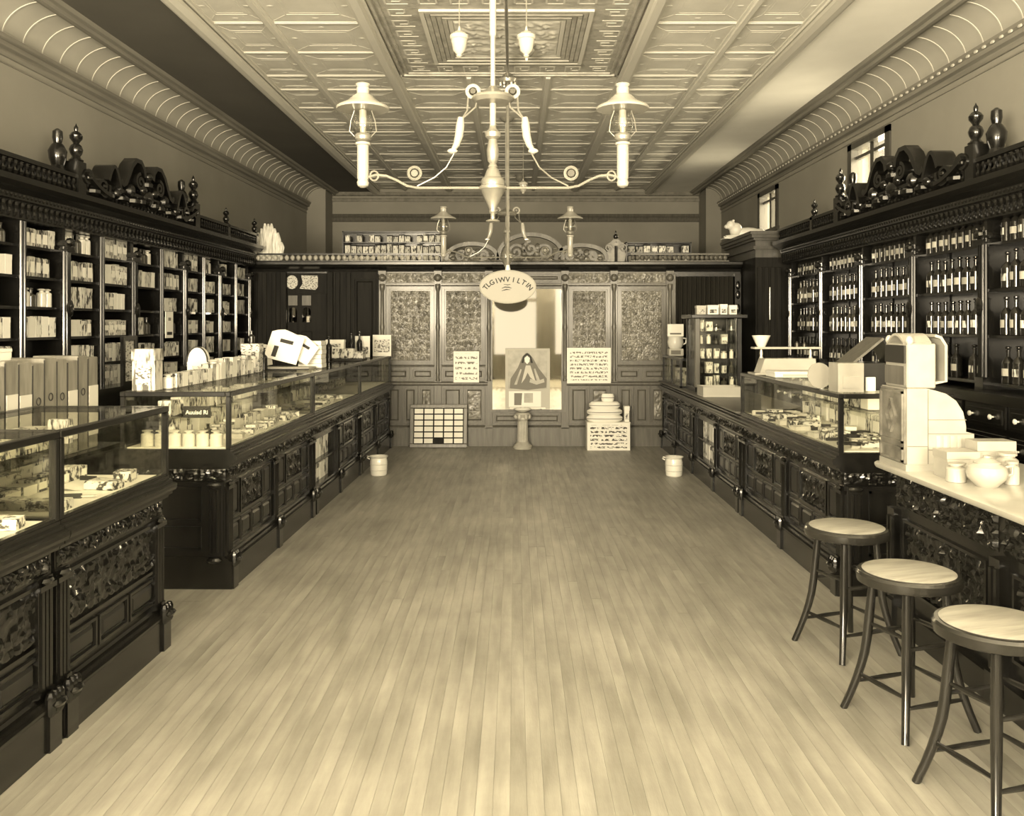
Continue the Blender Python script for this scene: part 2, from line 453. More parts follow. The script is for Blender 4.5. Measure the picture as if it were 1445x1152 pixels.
for y in CY[1:-1]:
    if 6.5 < y < 8.7:
        for a, c in ((CX[0], CX[2]), (CX[5], CX[7])):
            MB().ext(beam_profile(0.030, 0.010), lambda u, v, q: (q, y+u, ZC+v), a, c).build('cross_rib', 'tin_beam', ce, smooth=False)
    else:
        MB().ext(beam_profile(0.030, 0.010), lambda u, v, q: (q, y+u, ZC+v), CX[0], CX[7]).build('cross_rib', 'tin_beam', ce, smooth=False)
# large centre panel: key border, stepped frame, leaf field
mx0, mx1, my0, my1 = CX[2]+0.075, CX[5]-0.075, 6.51, 8.74
b_ = MB(); b_.box(mx0, mx1, my0, my1, ZC-0.006, ZC+0.012)
for k, (q, zz) in enumerate(((0.02, 0.02), (0.07, 0.012))):
    b_.box(mx0+q, mx1-q, my0+q, my0+q+0.02, ZC-zz-0.006, ZC); b_.box(mx0+q, mx1-q, my1-q-0.02, my1-q, ZC-zz-0.006, ZC)
    b_.box(mx0+q, mx0+q+0.02, my0+q, my1-q, ZC-zz-0.006, ZC); b_.box(mx1-q-0.02, mx1-q, my0+q, my1-q, ZC-zz-0.006, ZC)
b_.build('centre_panel', 'tin_dark', ce)
fx0, fx1, fy0, fy1 = -0.755, 0.62, 6.91, 8.34
for k in range(6):
    q = k*0.042; zz = [0.024, 0.02, 0.024, 0.016, 0.02, 0.014][k]
    b_ = MB(); t = 0.036
    b_.box(fx0+q, fx1-q, fy0+q, fy0+q+t, ZC-zz, ZC); b_.box(fx0+q, fx1-q, fy1-q-t, fy1-q, ZC-zz, ZC)
    b_.box(fx0+q, fx0+q+t, fy0+q+t, fy1-q-t, ZC-zz, ZC); b_.box(fx1-q-t, fx1-q, fy0+q+t, fy1-q-t, ZC-zz, ZC)
    b_.build('frame_moulding', 'tin_beam' if k in (0, 5) else 'tin_dark', ce)
b_ = MB(); relief(b_, fx1-fx0-0.5, fy1-fy0-0.5, 44, 44, 0.02, lambda u, v, z: (fx0+0.25+u, fy0+0.25+v, ZC-0.012-z), 3, 0.25)
b_.build('leaf_field', 'tin', ce)
km = MB()
for (x0, x1, y0, y1) in ((-0.09, 0.09, 0.06, 0.075), (-0.09, -0.075, -0.075, 0.075), (-0.09, 0.05, -0.075, -0.06), (0.035, 0.05, -0.075, 0.02), (-0.03, 0.05, 0.005, 0.02)):
    km.box(x0, x1, y0, y1, -0.0045, 0)
km = km.mesh('key_ornament', 'tin', smooth=False)
ny_ = 8
for k in range(ny_):
    yy = my0+0.22+(my1-my0-0.44)*k/(ny_-1)
    ob('key_ornament', km, ce, (mx0+0.22, yy, ZC-0.004)); ob('key_ornament', km, ce, (mx1-0.22, yy, ZC-0.004), (0, 0, PI))
for k in range(1, 7):
    xx = mx0+0.22+(mx1-mx0-0.44)*k/7
    ob('key_ornament', km, ce, (xx, my1-0.2, ZC-0.004), (0, 0, PI/2)); ob('key_ornament', km, ce, (xx, my0+0.2, ZC-0.004), (0, 0, -PI/2))
# flat soffits, the left one coloured much darker than the right
for nm, x0, x1, mm, lb in (('trim_1', -4.2, CX[0]-0.02, 'soffit_left', 'flat dark soffit beside the ceiling panels on the left'),
                            ('trim_2', CX[7]+0.02, 3.8, 'soffit_right', 'flat pale soffit beside the ceiling panels on the right')):
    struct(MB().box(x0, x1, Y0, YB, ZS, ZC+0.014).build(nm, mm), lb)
for x, s in ((CX[0]-0.02, -1), (CX[7]+0.02, 1)):
    MB().ext([(0, 0), (-0.05, 0), (-0.05, -0.03), (0, -0.05), (0.05, -0.045), (0.09, -0.02), (0.09, 0)], lambda u, v, q: (x+s*u, q, ZS+v), Y0, YB).build('edge_moulding', 'moulding_light' if s > 0 else 'tin_beam', ce, smooth=False)
# ---- side walls, coves and their mouldings
def side_wall(side):
    s = -1 if side == 'left' else 1
    xw = XL if s < 0 else XR
    ws = []
    b_ = MB()
    holes = [] if s < 0 else [(8.55, 9.63, 2.8, 3.53), (12.2, 13.2, 2.9, 3.53)]
    ys = sorted({Y0-0.2, YE+0.7} | {h[0] for h in holes} | {h[1] for h in holes})
    for a, c in zip(ys, ys[1:]):
        hole = [h for h in holes if abs(h[0]-a) < 1e-6]
        if hole:
            b_.box(xw, xw+s*0.22, a, c, 0, hole[0][2]); b_.box(xw, xw+s*0.22, a, c, hole[0][3], ZS)
        else:
            b_.box(xw, xw+s*0.22, a, c, 0, ZS)
    w = b_.build('wall_'+side, 'plaster', smooth=False); struct(w, 'plain plaster wall on the %s above the wall case' % side)
    # picture moulding below the cove
    z0 = 3.60
    pr = [(0, z0), (0.02, z0), (0.025, z0+0.03), (0.012, z0+0.035), (0.012, z0+0.05), (0.05, z0+0.06), (0.06, z0+0.09), (0.05, z0+0.095), (0.075, z0+0.11), (0.08, z0+0.135), (0, z0+0.135)]
    pr1 = pr
    # cove
    a, c, zb = 0.32, 0.265, z0+0.135
    cv = MB(); n = 12
    arc = [(a*(1-math.cos(PI/2*k/n)), zb+c*math.sin(PI/2*k/n)) for k in range(n+1)]
    cv.ext(arc+[(0, zb+c)], lambda u, v, q: (xw-s*u, q, v), Y0, YE)
    cvo = cv.build('trim_'+('3' if s < 0 else '4'), 'cove'); struct(cvo, 'ribbed plaster cove between the %s wall and the soffit' % side)
    MB().ext(pr1, lambda u, v, q: (xw-s*u, q, v), Y0, YE).build('picture_moulding', 'moulding', cvo, smooth=False)
    MB().box(xw, xw-s*0.012, Y0, YE, z0-0.055, z0-0.045).build('picture_rail', 'moulding', cvo, smooth=False)
    rm = MB(); ro = 0.0045
    inner = [(u+ro*(math.cos(PI/2*k/n)), v-ro*math.sin(PI/2*k/n)) for k, (u, v) in enumerate(arc)]
    rm.ext(arc+inner[::-1], lambda u, v, q: (xw-s*u, q, v), -0.006, 0.006)
    rme = rm.mesh('cove_rib', 'rib')
    y = 2.0
    while y < YE:
        ob('cove_rib', rme, cvo, (0, y, 0)); y += 0.27
    # moulding along the inner edge of the cove
    pr = [(a-0.02, ZS), (a-0.01, ZS-0.035), (a+0.03, ZS-0.03), (a+0.04, ZS-0.055), (a+0.075, ZS-0.055), (a+0.085, ZS-0.03), (a+0.12, ZS-0.025), (a+0.14, ZS)]
    MB().ext(pr, lambda u, v, q: (xw-s*u, q, v), Y0, YB-0.02).build('cove_moulding', 'moulding', cvo, smooth=False)
    if s > 0:   # bead row under the right cove
        bd = MB(); y = 3.0
        while y < YE: bd.ell((xw-0.075, y, z0+0.10), 0.012, 0.028, 0.014, 6, 4); y += 0.12
        q = bd.build('bead_row', 'moulding_light', cvo); q['kind'] = 'stuff'
    # pier closing the cove
    x_in = xw-s*(0.40 if s < 0 else 0.27)
    pq = struct(MB().box(xw, x_in, YE, YB+0.1, 0, ZS).build('wall_pier_'+side, 'plaster_dark', smooth=False), 'plain wall pier closing the end of the %s cove' % side)
    if s < 0: left(w); left(cvo)
side_wall('left'); side_wall('right')
# ---- back wall
bw = MB().box(-4.2, 3.8, YB, YB+0.2, 0, ZC+0.1).build('wall_back', 'plaster_dark', smooth=False); struct(bw, 'grey end wall seen above the wooden partition')
MB().ext([(0, 3.83), (0.03, 3.83), (0.05, 3.87), (0.03, 3.9), (0, 3.9)], lambda u, v, q: (q, YB-u, v), -3.34, 3.36).build('upper_moulding', 'moulding', bw, smooth=False)
MB().ext([(0, 3.46), (0.03, 3.47), (0.06, 3.53), (0.09, 3.56), (0.07, 3.6), (0, 3.6)], lambda u, v, q: (q, YB-u, v), -3.34, 3.36).build('dark_moulding', 'oak', bw, smooth=False)
MB().ext([(0, ZS-0.07), (0.05, ZS-0.05), (0.09, ZS), (0, ZS)], lambda u, v, q: (q, YB-u, v), -3.34, 3.36).build('ceiling_moulding', 'moulding', bw, smooth=False)
# ---- shop front behind the camera
fw = MB()
fw.box(-4.4, -3.55, Y0-0.15, Y0, 0, ZC+0.1); fw.box(3.3, 3.9, Y0-0.15, Y0, 0, ZC+0.1); fw.box(-1.15, -0.7, Y0-0.15, Y0, 0, ZC+0.1); fw.box(0.7, 1.1, Y0-0.15, Y0, 0, ZC+0.1)
fw.box(-4.4, 3.9, Y0-0.15, Y0, 3.62, ZC+0.1); fw.box(-3.55, -1.15, Y0-0.15, Y0, 0, 0.68); fw.box(1.1, 3.3, Y0-0.15, Y0, 0, 0.68); fw.box(-0.7, 0.7, Y0-0.15, Y0, 3.35, 3.62)
fwo = fw.build('wall_front', 'oak', smooth=False); struct(fwo, 'shop front wall with two display windows and a glazed door')
def sash(name, x0, x1, y, z0, z1, cols, rows_, t=0.05, d=0.06, parent=None, lab=None):
    f = MB(); f.box(x0, x1, y-d, y, z0, z0+t); f.box(x0, x1, y-d, y, z1-t, z1); f.box(x0, x0+t, y-d, y, z0, z1); f.box(x1-t, x1, y-d, y, z0, z1)
    o = f.build(name, 'oak', parent, smooth=False)
    if parent is None: struct(o, lab)
    for c in cols: MB().box(x0+(x1-x0)*c-t/2, x0+(x1-x0)*c+t/2, y-d*0.8, y-d*0.2, z0+t, z1-t).build('mullion', 'oak', o, smooth=False)
    for r_ in rows_: MB().box(x0+t, x1-t, y-d*0.8, y-d*0.2, z0+(z1-z0)*r_-t/2, z0+(z1-z0)*r_+t/2).build('transom', 'oak', o, smooth=False)
    return o
sash('window_3', -3.55, -1.15, Y0, 0.68, 3.62, (0.5,), (0.72,), lab='large shop window left of the entrance door')
sash('window_4', 1.1, 3.3, Y0, 0.68, 3.62, (0.5,), (0.72,), lab='large shop window right of the entrance door')
dr = sash('door_2', -0.7, 0.7, Y0, 0.0, 3.35, (), (0.68,), t=0.1, lab='glazed entrance door with transom light')
MB().box(-0.6, 0.6, Y0-0.05, Y0-0.01, 0.1, 0.72).build('kick_panel', 'oak', dr, smooth=False)
# ---- high windows in the right wall
def high_window(name, y0, y1, z0, z1, lab):
    f = MB(); t = 0.11; x = XR
    f.box(x-0.02, x+0.1, y0, y0+t, z0, z1); f.box(x-0.02, x+0.1, y1-t, y1, z0, z1); f.box(x-0.02, x+0.1, y0, y1, z1-t*0.6, z1); f.box(x-0.03, x+0.1, y0-0.03, y1+0.03, z0, z0+0.05)
    o = f.build(name, 'oak_dark', smooth=False); struct(o, lab)
    MB().box(x+0.03, x+0.08, (y0+y1)/2-0.045, (y0+y1)/2+0.045, z0+0.05, z1-0.045).build('mullion', 'oak_dark', o, smooth=False)
    MB().box(x+0.035, x+0.075, y0+t, y1-t, z1-0.17, z1-0.135).build('sash_bar', 'oak_dark', o, smooth=False)
    for a, c in ((y0+t, (y0+y1)/2-0.03), ((y0+y1)/2+0.03, y1-t)):
        MB().box(x+0.05, x+0.056, a, c, z0+0.05, z1-0.17).build('pane', 'window_glass', o, smooth=False)
        MB().box(x+0.05, x+0.056, a, c, z1-0.135, z1-0.045).build('pane', 'window_glass', o, smooth=False)
high_window('window_1', 8.55, 9.63, 2.8, 3.53, 'high two-light window above the right wall case, bright with daylight')
high_window('window_2', 12.2, 13.2, 2.9, 3.53, 'small high window near the far end of the right wall')

# ================================================================== WALL CASES
spin_profile = [(0.006, 0), (0.016, 0.012), (0.02, 0.03), (0.009, 0.045), (0.009, 0.055), (0.017, 0.075), (0.012, 0.095), (0.006, 0.1)]
def finial(mb, fn, h, r):
    pf = [(0.9, 0), (1.0, 0.05), (0.7, 0.09), (0.55, 0.14), (0.8, 0.22), (0.95, 0.32), (0.75, 0.42), (0.4, 0.48), (0.5, 0.52), (0.85, 0.60), (0.9, 0.68), (0.6, 0.76), (0.25, 0.8), (0.3, 0.85), (0.3, 0.9), (0.12, 0.95), (0.02, 1.0)]
    return mb.lathe([(a*r, b_*h) for a, b_ in pf], n=10, fn=fn)
def wall_case(side, ends, majors, minors, shelves, label, ped, small_finials):
    s = -1 if side == 'left' else 1
    xf = -3.39 if s < 0 else 3.30; xw = XL if s < 0 else XR
    ya, yb = ends
    X = lambda d: xf+s*d                      # d: depth from the front plane into the wall
    t = thing('wall_case', label, 'wall case', (xf, ya, 0))
    t.location = (0, 0, 0)
    zl = 1.04 if s < 0 else 1.1
    MB().box(X(-0.12), xw, ya, yb, 0.0, zl).build('base_cabinet', 'wood', t, smooth=False)
    MB().box(X(-0.16), xw, ya, yb, zl, zl+0.035).build('ledge', 'wood_y', t, smooth=False)
    MB().box(xw-s*0.02, xw, ya, yb, zl+0.035, 2.45).build('back_board', 'wood_panel', t, smooth=False)
    allc = sorted(majors+minors)
    for k in range(len(allc)-1):
        for z in shelves:
            MB().box(X(0.03), xw-s*0.02, allc[k]+0.02, allc[k+1]-0.02, z-0.02, z).build('shelf', 'wood_y', t, smooth=False)
    pc = []
    colm = MB()                               # major column: three reeds, capital, base, block
    for dy in (-0.038, 0, 0.038): colm.lathe([(0.017 if dy else 0.024, 0.09), (0.015 if dy else 0.021, 1.12)], c=(0, dy, zl+0.035), n=8)
    colm.box(-0.03*s, 0.10*s, -0.055, 0.055, zl+0.035, zl+0.12)
    for q, hh in ((0.062, 0.0), (0.05, 0.02), (0.066, 0.045), (0.05, 0.065)): colm.box(-0.035*s, 0.10*s, -q, q, 2.27+hh-0.115, 2.27+hh-0.095)
    colm.ell((-0.03*s, 0, 2.23), 0.03, 0.055, 0.035, 8, 5); colm.ell((-0.03*s, 0, 1.72), 0.02, 0.045, 0.07, 8, 5)
    colm.box(0.02*s, 0.30*s, -0.02, 0.02, zl+0.035, 2.37)
    cm = colm.mesh('column', 'carved')
    for y in majors: ob('column', cm, t, (xf, y, 0))
    mn = MB()
    for dy in (-0.022, 0.022): mn.lathe([(0.014, 0.0), (0.014, 1.25)], c=(0, dy, zl+0.035), n=8)
    mn.box(0.01*s, 0.29*s, -0.012, 0.012, zl+0.035, 2.37)
    mnm = mn.mesh('slender_column', 'carved')
    for y in minors: ob('slender_column', mnm, t, (xf, y, 0))
    # entablature
    MB().box(X(-0.02), xw, ya, yb, 2.33, 2.47).build('frieze', 'wood_y', t, smooth=False)
    MB().ext([(0.0, 2.45), (-0.05, 2.46), (-0.06, 2.50), (-0.12, 2.53), (-0.15, 2.56), (-0.15, 2.60), (-0.10, 2.61), (0.2, 2.61), (0.2, 2.45)], lambda u, v, q: (X(u), q, v), ya, yb).build('cornice', 'wood_y', t, smooth=False)
    b_ = MB(); y = ya+0.04
    while y < yb-0.03:
        b_.lathe([(r, -z) for r, z in spin_profile][::-1], c=(X(-0.045), y, 2.445), n=6); y += 0.075
    q = b_.build('pendant_row', 'carved', t); q['kind'] = 'stuff'
    b_ = MB(); y = ya+0.03
    while y < yb-0.02:
        b_.ell((X(-0.05), y, 2.485), 0.015, 0.016, 0.016, 6, 4); y += 0.05
    q = b_.build('bead_row', 'carved', t); q['kind'] = 'stuff'
    # gallery above the cornice
    MB().box(X(-0.09), X(-0.05), ya, yb, 2.725, 2.755).build('gallery_rail', 'wood_y', t, smooth=False)
    MB().box(X(-0.03), X(0.0), ya, yb, 2.61, 2.73).build('gallery_board', 'wood_y', t, smooth=False)
    b_ = MB(); y = ya+0.04
    while y < yb-0.03:
        b_.lathe([(r*1.2, z*1.15) for r, z in spin_profile], c=(X(-0.07), y, 2.61), n=6); y += 0.07
    q = b_.build('gallery_spindles', 'carved', t); q['kind'] = 'stuff'
    # pediment
    y1, y2 = ped; yc = (y1+y2)/2; hw = (y2-y1)/2
    fn = lambda u, v, w: (X(-0.11+w), yc+u*hw, 2.62+v)
    def part(nm, paths, w0=0.0, w1=0.13, blobs=()):
        b2 = MB()
        for pth, tk in paths: b2.band([(u, v) for u, v in pth], tk, fn, w0, w1)
        for (u, v, a, c) in blobs: b2.ell(fn(u, v, 0.03), 0.06, a*hw, c, 8, 5)
        return b2.build(nm, 'carved', t)
    def arc(u0, u1, v0, hgt, n=14): return [(u0+(u1-u0)*k/n, v0+hgt*math.sin(PI*k/n)) for k in range(n+1)]
    # pierced backing: leafy plate following the arches
    top = [(-0.62, 0.02), (-0.55, 0.12), (-0.46, 0.08), (-0.38, 0.2), (-0.28, 0.36), (-0.16, 0.40), (-0.06, 0.28), (0.06, 0.28), (0.16, 0.40), (0.28, 0.36), (0.38, 0.2), (0.46, 0.08), (0.55, 0.12), (0.62, 0.02)]
    b2 = MB(); b2.ext([(u, v*0.8) for u, v in top]+[(0.62, -0.02), (-0.62, -0.02)], fn, 0.06, 0.08); b2.build('pediment_board', 'carved', t)
    for sg in (-1, 1):
        sw = [(sg*(0.46-0.44*k/16), 0.16+0.30*math.sin(PI*0.62*k/16)) for k in range(17)]
        sw = [(sg*0.47, 0.20), (sg*0.43, 0.17), (sg*0.39, 0.19), (sg*0.34, 0.27), (sg*0.29, 0.36), (sg*0.22, 0.425), (sg*0.14, 0.425), (sg*0.085, 0.37), (sg*0.07, 0.30)]
        part('swan_neck', [(sw, 0.04)], 0.0, 0.11)
        part('scroll', [([(a, c) for a, c in [(p[0], p[1]) for p in spiral(sg*0.17, 0.24, 0.10/hw*0.9, 0.012, PI/2, 1.6, 26, -sg)]], 0.028)], -0.01, 0.11)
        part('scroll', [(spiral(sg*0.72, 0.10, 0.09, 0.02, PI*0.9, 1.4, 22, sg), 0.028)], 0.0, 0.12, [(sg*0.72, 0.1, 0.03, 0.03)])
        part('small_arch', [([(sg*(0.68-0.19*k/10), 0.05+0.24*math.sin(PI*(0.15+0.8*k/10))) for k in range(11)], 0.03)], -0.02, 0.14)
        for bl in ([(sg*0.3, 0.14, 0.05, 0.07), (sg*0.22, 0.06, 0.07, 0.05), (sg*0.42, 0.05, 0.07, 0.04), (sg*0.52, 0.08, 0.04, 0.05), (sg*0.62, 0.04, 0.05, 0.04), (sg*0.1, 0.18, 0.04, 0.05), (sg*0.12, 0.07, 0.05, 0.05), (sg*0.82, 0.04, 0.06, 0.04)]): part('acanthus_leaf', [], blobs=[bl])
        part('base_curve', [([(sg*(0.96-0.34*k/10), 0.16-0.12*math.sin(PI*0.5*k/10)) for k in range(11)], 0.03)], -0.02, 0.14)
        # end posts: a square post with a turned finial before it
        yp = yc+sg*hw
        MB().box(X(-0.10), X(0.04), yp-0.06, yp+0.06, 2.61, 2.86).build('post', 'carved', t)
        b2 = MB(); finial(b2, lambda x, y, z: (X(-0.05)+x, yp+y, 2.86+z), 0.30, 0.055); b2.build('finial', 'carved', t)
        b2 = MB(); b2.lathe([(0.05, 0), (0.065, 0.04), (0.045, 0.08), (0.062, 0.13), (0.068, 0.19), (0.045, 0.235), (0.03, 0.25), (0.038, 0.29), (0.036, 0.34), (0.01, 0.36)], c=(X(0.02), yp-0.14*1, 2.73), n=10); b2.box(X(-0.03), X(0.07), yp-0.20, yp-0.08, 2.61, 2.76); b2.build('stump', 'carved', t)
        part('post_scroll', [(spiral(sg*0.93, 0.13, 0.07, 0.015, 0, 1.3, 20, -sg), 0.025)], 0.0, 0.1, [(sg*0.93, 0.13, 0.03, 0.03)])
    for bl in [(0, 0.32, 0.04, 0.05), (0, 0.24, 0.06, 0.05), (0, 0.12, 0.08, 0.08)]: part('crest_leaf', [], blobs=[bl])
    for y in small_finials:
        b2 = MB(); b2.box(X(-0.09), X(-0.01), y-0.035, y+0.035, 2.61, 2.76); finial(b2, lambda x, q, z: (X(-0.05)+x, y+q, 2.755+z), 0.2, 0.04); b2.build('finial', 'carved', t)
    return t, X
LM = [3.31, 4.49, 5.67, 6.85, 8.03, 9.21, 10.25, 11.33]; Lm = [3.9, 5.08, 6.26, 7.42, 8.62, 9.73, 10.79]
LSH = [1.275, 1.50, 1.725, 1.945, 2.165]
lc, LX = wall_case('left', (3.2, 11.42), LM, Lm, LSH, 'dark carved wall case of packaged goods along the left wall', (6.9, 9.3), [10.3, 11.36, 5.67])
left(lc)
RM = [4.03, 5.14, 6.25, 7.36, 8.47, 9.58, 10.65]
RSH = [1.19, 1.52, 1.845, 2.165]
rc, RX = wall_case('right', (3.4, 10.85), RM, [], RSH, 'dark carved wall case of medicine bottles along the right wall', (6.25, 8.85), [9.62])
# drawers under the right case
knob = MB().lathe([(0.006, 0), (0.007, 0.012), (0.017, 0.02), (0.018, 0.03), (0.008, 0.037)], n=8, fn=lambda x, y, z: (-z, x, y)).mesh('knob', 'porcelain')
dm = MB(); dm.box(-0.018, 0, -0.255, 0.255, -0.075, 0.075); dm.box(-0.026, 0, -0.225, 0.225, -0.05, 0.05)
dm = dm.mesh('drawer', 'wood_y', smooth=False, bevel=0.004)
for i in range(len(RM)-1):
    for c in range(2):
        for r_ in range(4):
            yy = RM[i]+0.555*(c+0.5); z = 0.985-0.19*r_
            d = ob('drawer', dm, rc, (RX(-0.12), yy, z))
            for q in (-0.13, 0.13): ob('knob', knob, d, (-0.026, q, 0))

# ---- small goods, built once and copied
def make_carton(nm='carton'):
    b_ = MB(); b_.box(-0.5, 0.5, -0.5, 0.5, 0, 0.88); b_.box(-0.515, 0.515, -0.515, 0.515, 0.80, 1.0)
    o = b_.build(nm, 'print_pale', smooth=False); return o
def make_carton2(nm='carton'):
    b_ = MB(); b_.box(-0.5, 0.5, -0.5, 0.5, 0, 0.97); b_.box(-0.46, 0.46, -0.46, 0.46, 0.97, 1.0)
    o = b_.build(nm, 'print_mid', smooth=False)
    MB().box(0.5, 0.512, -0.38, 0.38, 0.2, 0.75).build('label', 'paper', o, smooth=False); return o
def make_carton3(nm='carton'):
    b_ = MB(); b_.box(-0.5, 0.5, -0.5, 0.5, 0, 1.0)
    o = b_.build(nm, 'print_dark', smooth=False)
    MB().box(0.5, 0.515, -0.4, 0.4, 0.35, 0.7).build('label', 'paper', o, smooth=False)
    MB().box(-0.51, 0.51, -0.51, 0.51, 0.93, 1.01).build('lid', 'paper_grey', o, smooth=False); return o
def make_stock_box():
    b_ = MB(); b_.box(-0.5, 0.5, -0.5, 0.5, 0, 0.85); o = b_.build('stock_box', 'print_dark', smooth=False)
    MB().box(-0.51, 0.51, -0.51, 0.51, 0.85, 1.0).build('lid', 'wood_dull', o, smooth=False); return o
def make_carton_white(nm='carton'):
    b_ = MB(); b_.box(-0.5, 0.5, -0.5, 0.5, 0, 0.8); b_.box(-0.51, 0.51, -0.51, 0.51, 0.74, 1.0)
    return b_.build(nm, 'paper', smooth=False)
def make_tin():
    b_ = MB(); b_.lathe([(0.48, 0), (0.5, 0.02), (0.5, 0.8), (0.47, 0.83)], n=12); o = b_.build('round_tin', 'print_pale')
    MB().lathe([(0.51, 0.8), (0.52, 0.82), (0.52, 0.97), (0.46, 1.0), (0.02, 1.0)], n=12).build('lid', 'paper_grey', o); return o
def bottle_maker(glass_m, label_m):
    def f():
        b_ = MB(); b_.lathe([(0.46, 0), (0.5, 0.02), (0.5, 0.55), (0.44, 0.62), (0.2, 0.70), (0.17, 0.72), (0.17, 0.86), (0.22, 0.87), (0.22, 0.9), (0.1, 0.905)], n=12)
        o = b_.build('bottle', glass_m)
        lb = MB(); lb.grid(6, 1, lambda a, c: (0.508*math.cos(PI-0.85+1.7*a), 0.508*math.sin(PI-0.85+1.7*a), 0.2+0.2*c)); lb.build('label', label_m, o, recalc=False)
        MB().lathe([(0.11, 0.9), (0.13, 0.92), (0.26, 0.95), (0.26, 0.98), (0.1, 1.0)], n=10).build('stopper', glass_m, o)
        return o
    return f
def make_vial():
    b_ = MB(); b_.lathe([(0.5, 0), (0.5, 0.72), (0.42, 0.78), (0.25, 0.8), (0.25, 0.9)], n=10); o = b_.build('jar', 'porcelain')
    MB().lathe([(0.3, 0.88), (0.42, 0.9), (0.42, 0.97), (0.2, 1.0)], n=10).build('lid', 'paper_grey', o); return o
def make_marble_jar():
    b_ = MB(); b_.lathe([(0.46, 0), (0.5, 0.03), (0.5, 0.7), (0.4, 0.78), (0.3, 0.8), (0.3, 0.88)], n=16); o = b_.build('jar', 'lamp_white')
    MB().lathe([(0.34, 0.86), (0.44, 0.88), (0.44, 0.96), (0.2, 1.0)], n=16).build('lid', 'register', o); return o
marble_jar = Proto(make_marble_jar)
cartons = [Proto(make_carton), Proto(make_carton2), Proto(make_carton3), Proto(make_carton_white)]
shelf_boxes = [Proto(lambda: make_carton('remedy_box')), Proto(lambda: make_carton2('remedy_box')), Proto(lambda: make_carton3('remedy_box')), Proto(lambda: make_carton_white('remedy_box'))]
stock_boxes = [Proto(lambda: make_carton('stock_box')), Proto(lambda: make_carton2('stock_box')), Proto(make_stock_box)]
tin = Proto(make_tin); vial = Proto(make_vial)
btl_d = Proto(bottle_maker('bottle_dark', 'bottle_label')); btl_a = Proto(bottle_maker('bottle_amber', 'print_pale')); btl_p = Proto(bottle_maker('bottle_dark', 'print_pale'))

# ---- goods on the left wall case
lcols = sorted(LM+Lm)
bays = [(a, c) for a, c in zip(lcols, lcols[1:]) if c > 5.6]
nb = len(bays)
shelf_names = {5: 'top', 4: 'second', 3: 'third', 2: 'fourth', 1: 'fifth', 0: 'bottom'}
lev = [1.075]+LSH
for bi, (a, c) in enumerate(bays):
    fromback = nb-1-bi
    for li, z in enumerate(lev):
        if R.random() < 0.06: continue
        y = a+0.05+R.random()*0.04; k = 0; lim = c-0.05
        if R.random() < 0.2: y += 0.12
        hi = 0.185
        style = R.choice([0, 0, 0, 1, 3, 2, 5])
        hh = R.uniform(0.72, 0.98)*hi
        while y < lim-0.05:
            w = min(R.uniform(0.06, 0.11), lim-y)
            if w < 0.045: break
            if style in (0, 1, 2, 3):
                p = shelf_boxes[style if R.random() < 0.7 else R.choice([0, 1, 3])]; kind = 'box'
                scl = (0.11, w-0.008, hh*R.uniform(0.9, 1.0))
            else:
                p = R.choice([tin, btl_a, vial]); w = 0.075; kind = {id(tin): 'round tin', id(btl_a): 'bottle', id(vial): 'jar'}[id(p)]
                scl = (w*0.92, w*0.92, hh)
            o = p.put((LX(0.10), y+w/2, z), '%s %s from the left, %s shelf, %s bay from the back, left wall case' % (ORD[k], kind, shelf_names[li], ORD[fromback]), kind, 'goods on the left wall case', scale=scl)
            left(o); y += w; k += 1
            if R.random() < 0.08: y += 0.07
# ---- bottles on the right wall case
shelf4 = {3: 'top', 2: 'second', 1: 'third', 0: 'bottom'}
rb = [(a, c) for a, c in zip(RM, RM[1:]) if c > 5.5]
nb = len(rb)
for bi, (a, c) in enumerate(rb):
    for li, z in enumerate(RSH):
        n = 8 if li != 3 else 9
        if li == 0 and bi < 3: n = 7
        for k in range(n):
            y = a+0.09+(c-a-0.18)*(k+0.5)/n+R.uniform(-0.008, 0.008)
            if li == 0 and R.random() < 0.08: continue
            h = (0.245 if li == 3 else 0.27)*R.uniform(0.93, 1.0); w = 0.08 if li < 3 else 0.07
            if bi >= 3 and li in (1, 2): p = R.choice([btl_d, btl_a, btl_p])
            else: p = R.choice([btl_d, btl_d, btl_p])
            p.put((RX(0.09), y, z), '%s bottle from the left, %s shelf, %s bay from the back, right wall case' % (ORD[n-1-k], shelf4[li], ORD[nb-1-bi]), 'bottle', 'bottles on the right wall case', scale=(w, w, h), rot=(0, 0, R.uniform(-0.35, 0.35)))

# ================================================================== COUNTERS AND SHOWCASES
cache = {}
def cached(key, f):
    if key not in cache: cache[key] = f()
    return cache[key]
def panel_mesh(w, h, s):
    """raised panel with a moulded border, facing the aisle; local y across, z up, x=0 on the body face"""
    def f():
        b_ = MB(); t = 0.013
        for q, o_ in ((0, 0.012),):
            b_.box(0, -s*o_, -w/2, w/2, -h/2, -h/2+t); b_.box(0, -s*o_, -w/2, w/2, h/2-t, h/2)
            b_.box(0, -s*o_, -w/2, -w/2+t, -h/2+t, h/2-t); b_.box(0, -s*o_, w/2-t, w/2, -h/2+t, h/2-t)
        g = 0.026
        if w > 3*g and h > 3*g:
            a, c = w/2-g, h/2-g; e = 0.012
            b_.add([(0, -a, -c), (0, a, -c), (0, a, c), (0, -a, c), (-s*0.01, -a+e, -c+e), (-s*0.01, a-e, -c+e), (-s*0.01, a-e, c-e), (-s*0.01, -a+e, c-e)],
                   [(4, 5, 6, 7), (0, 1, 5, 4), (1, 2, 6, 5), (2, 3, 7, 6), (3, 0, 4, 7)])
        return b_.mesh('panel', 'wood_panel', smooth=False)
    return cached(('panel', round(w, 2), round(h, 2), s), f)
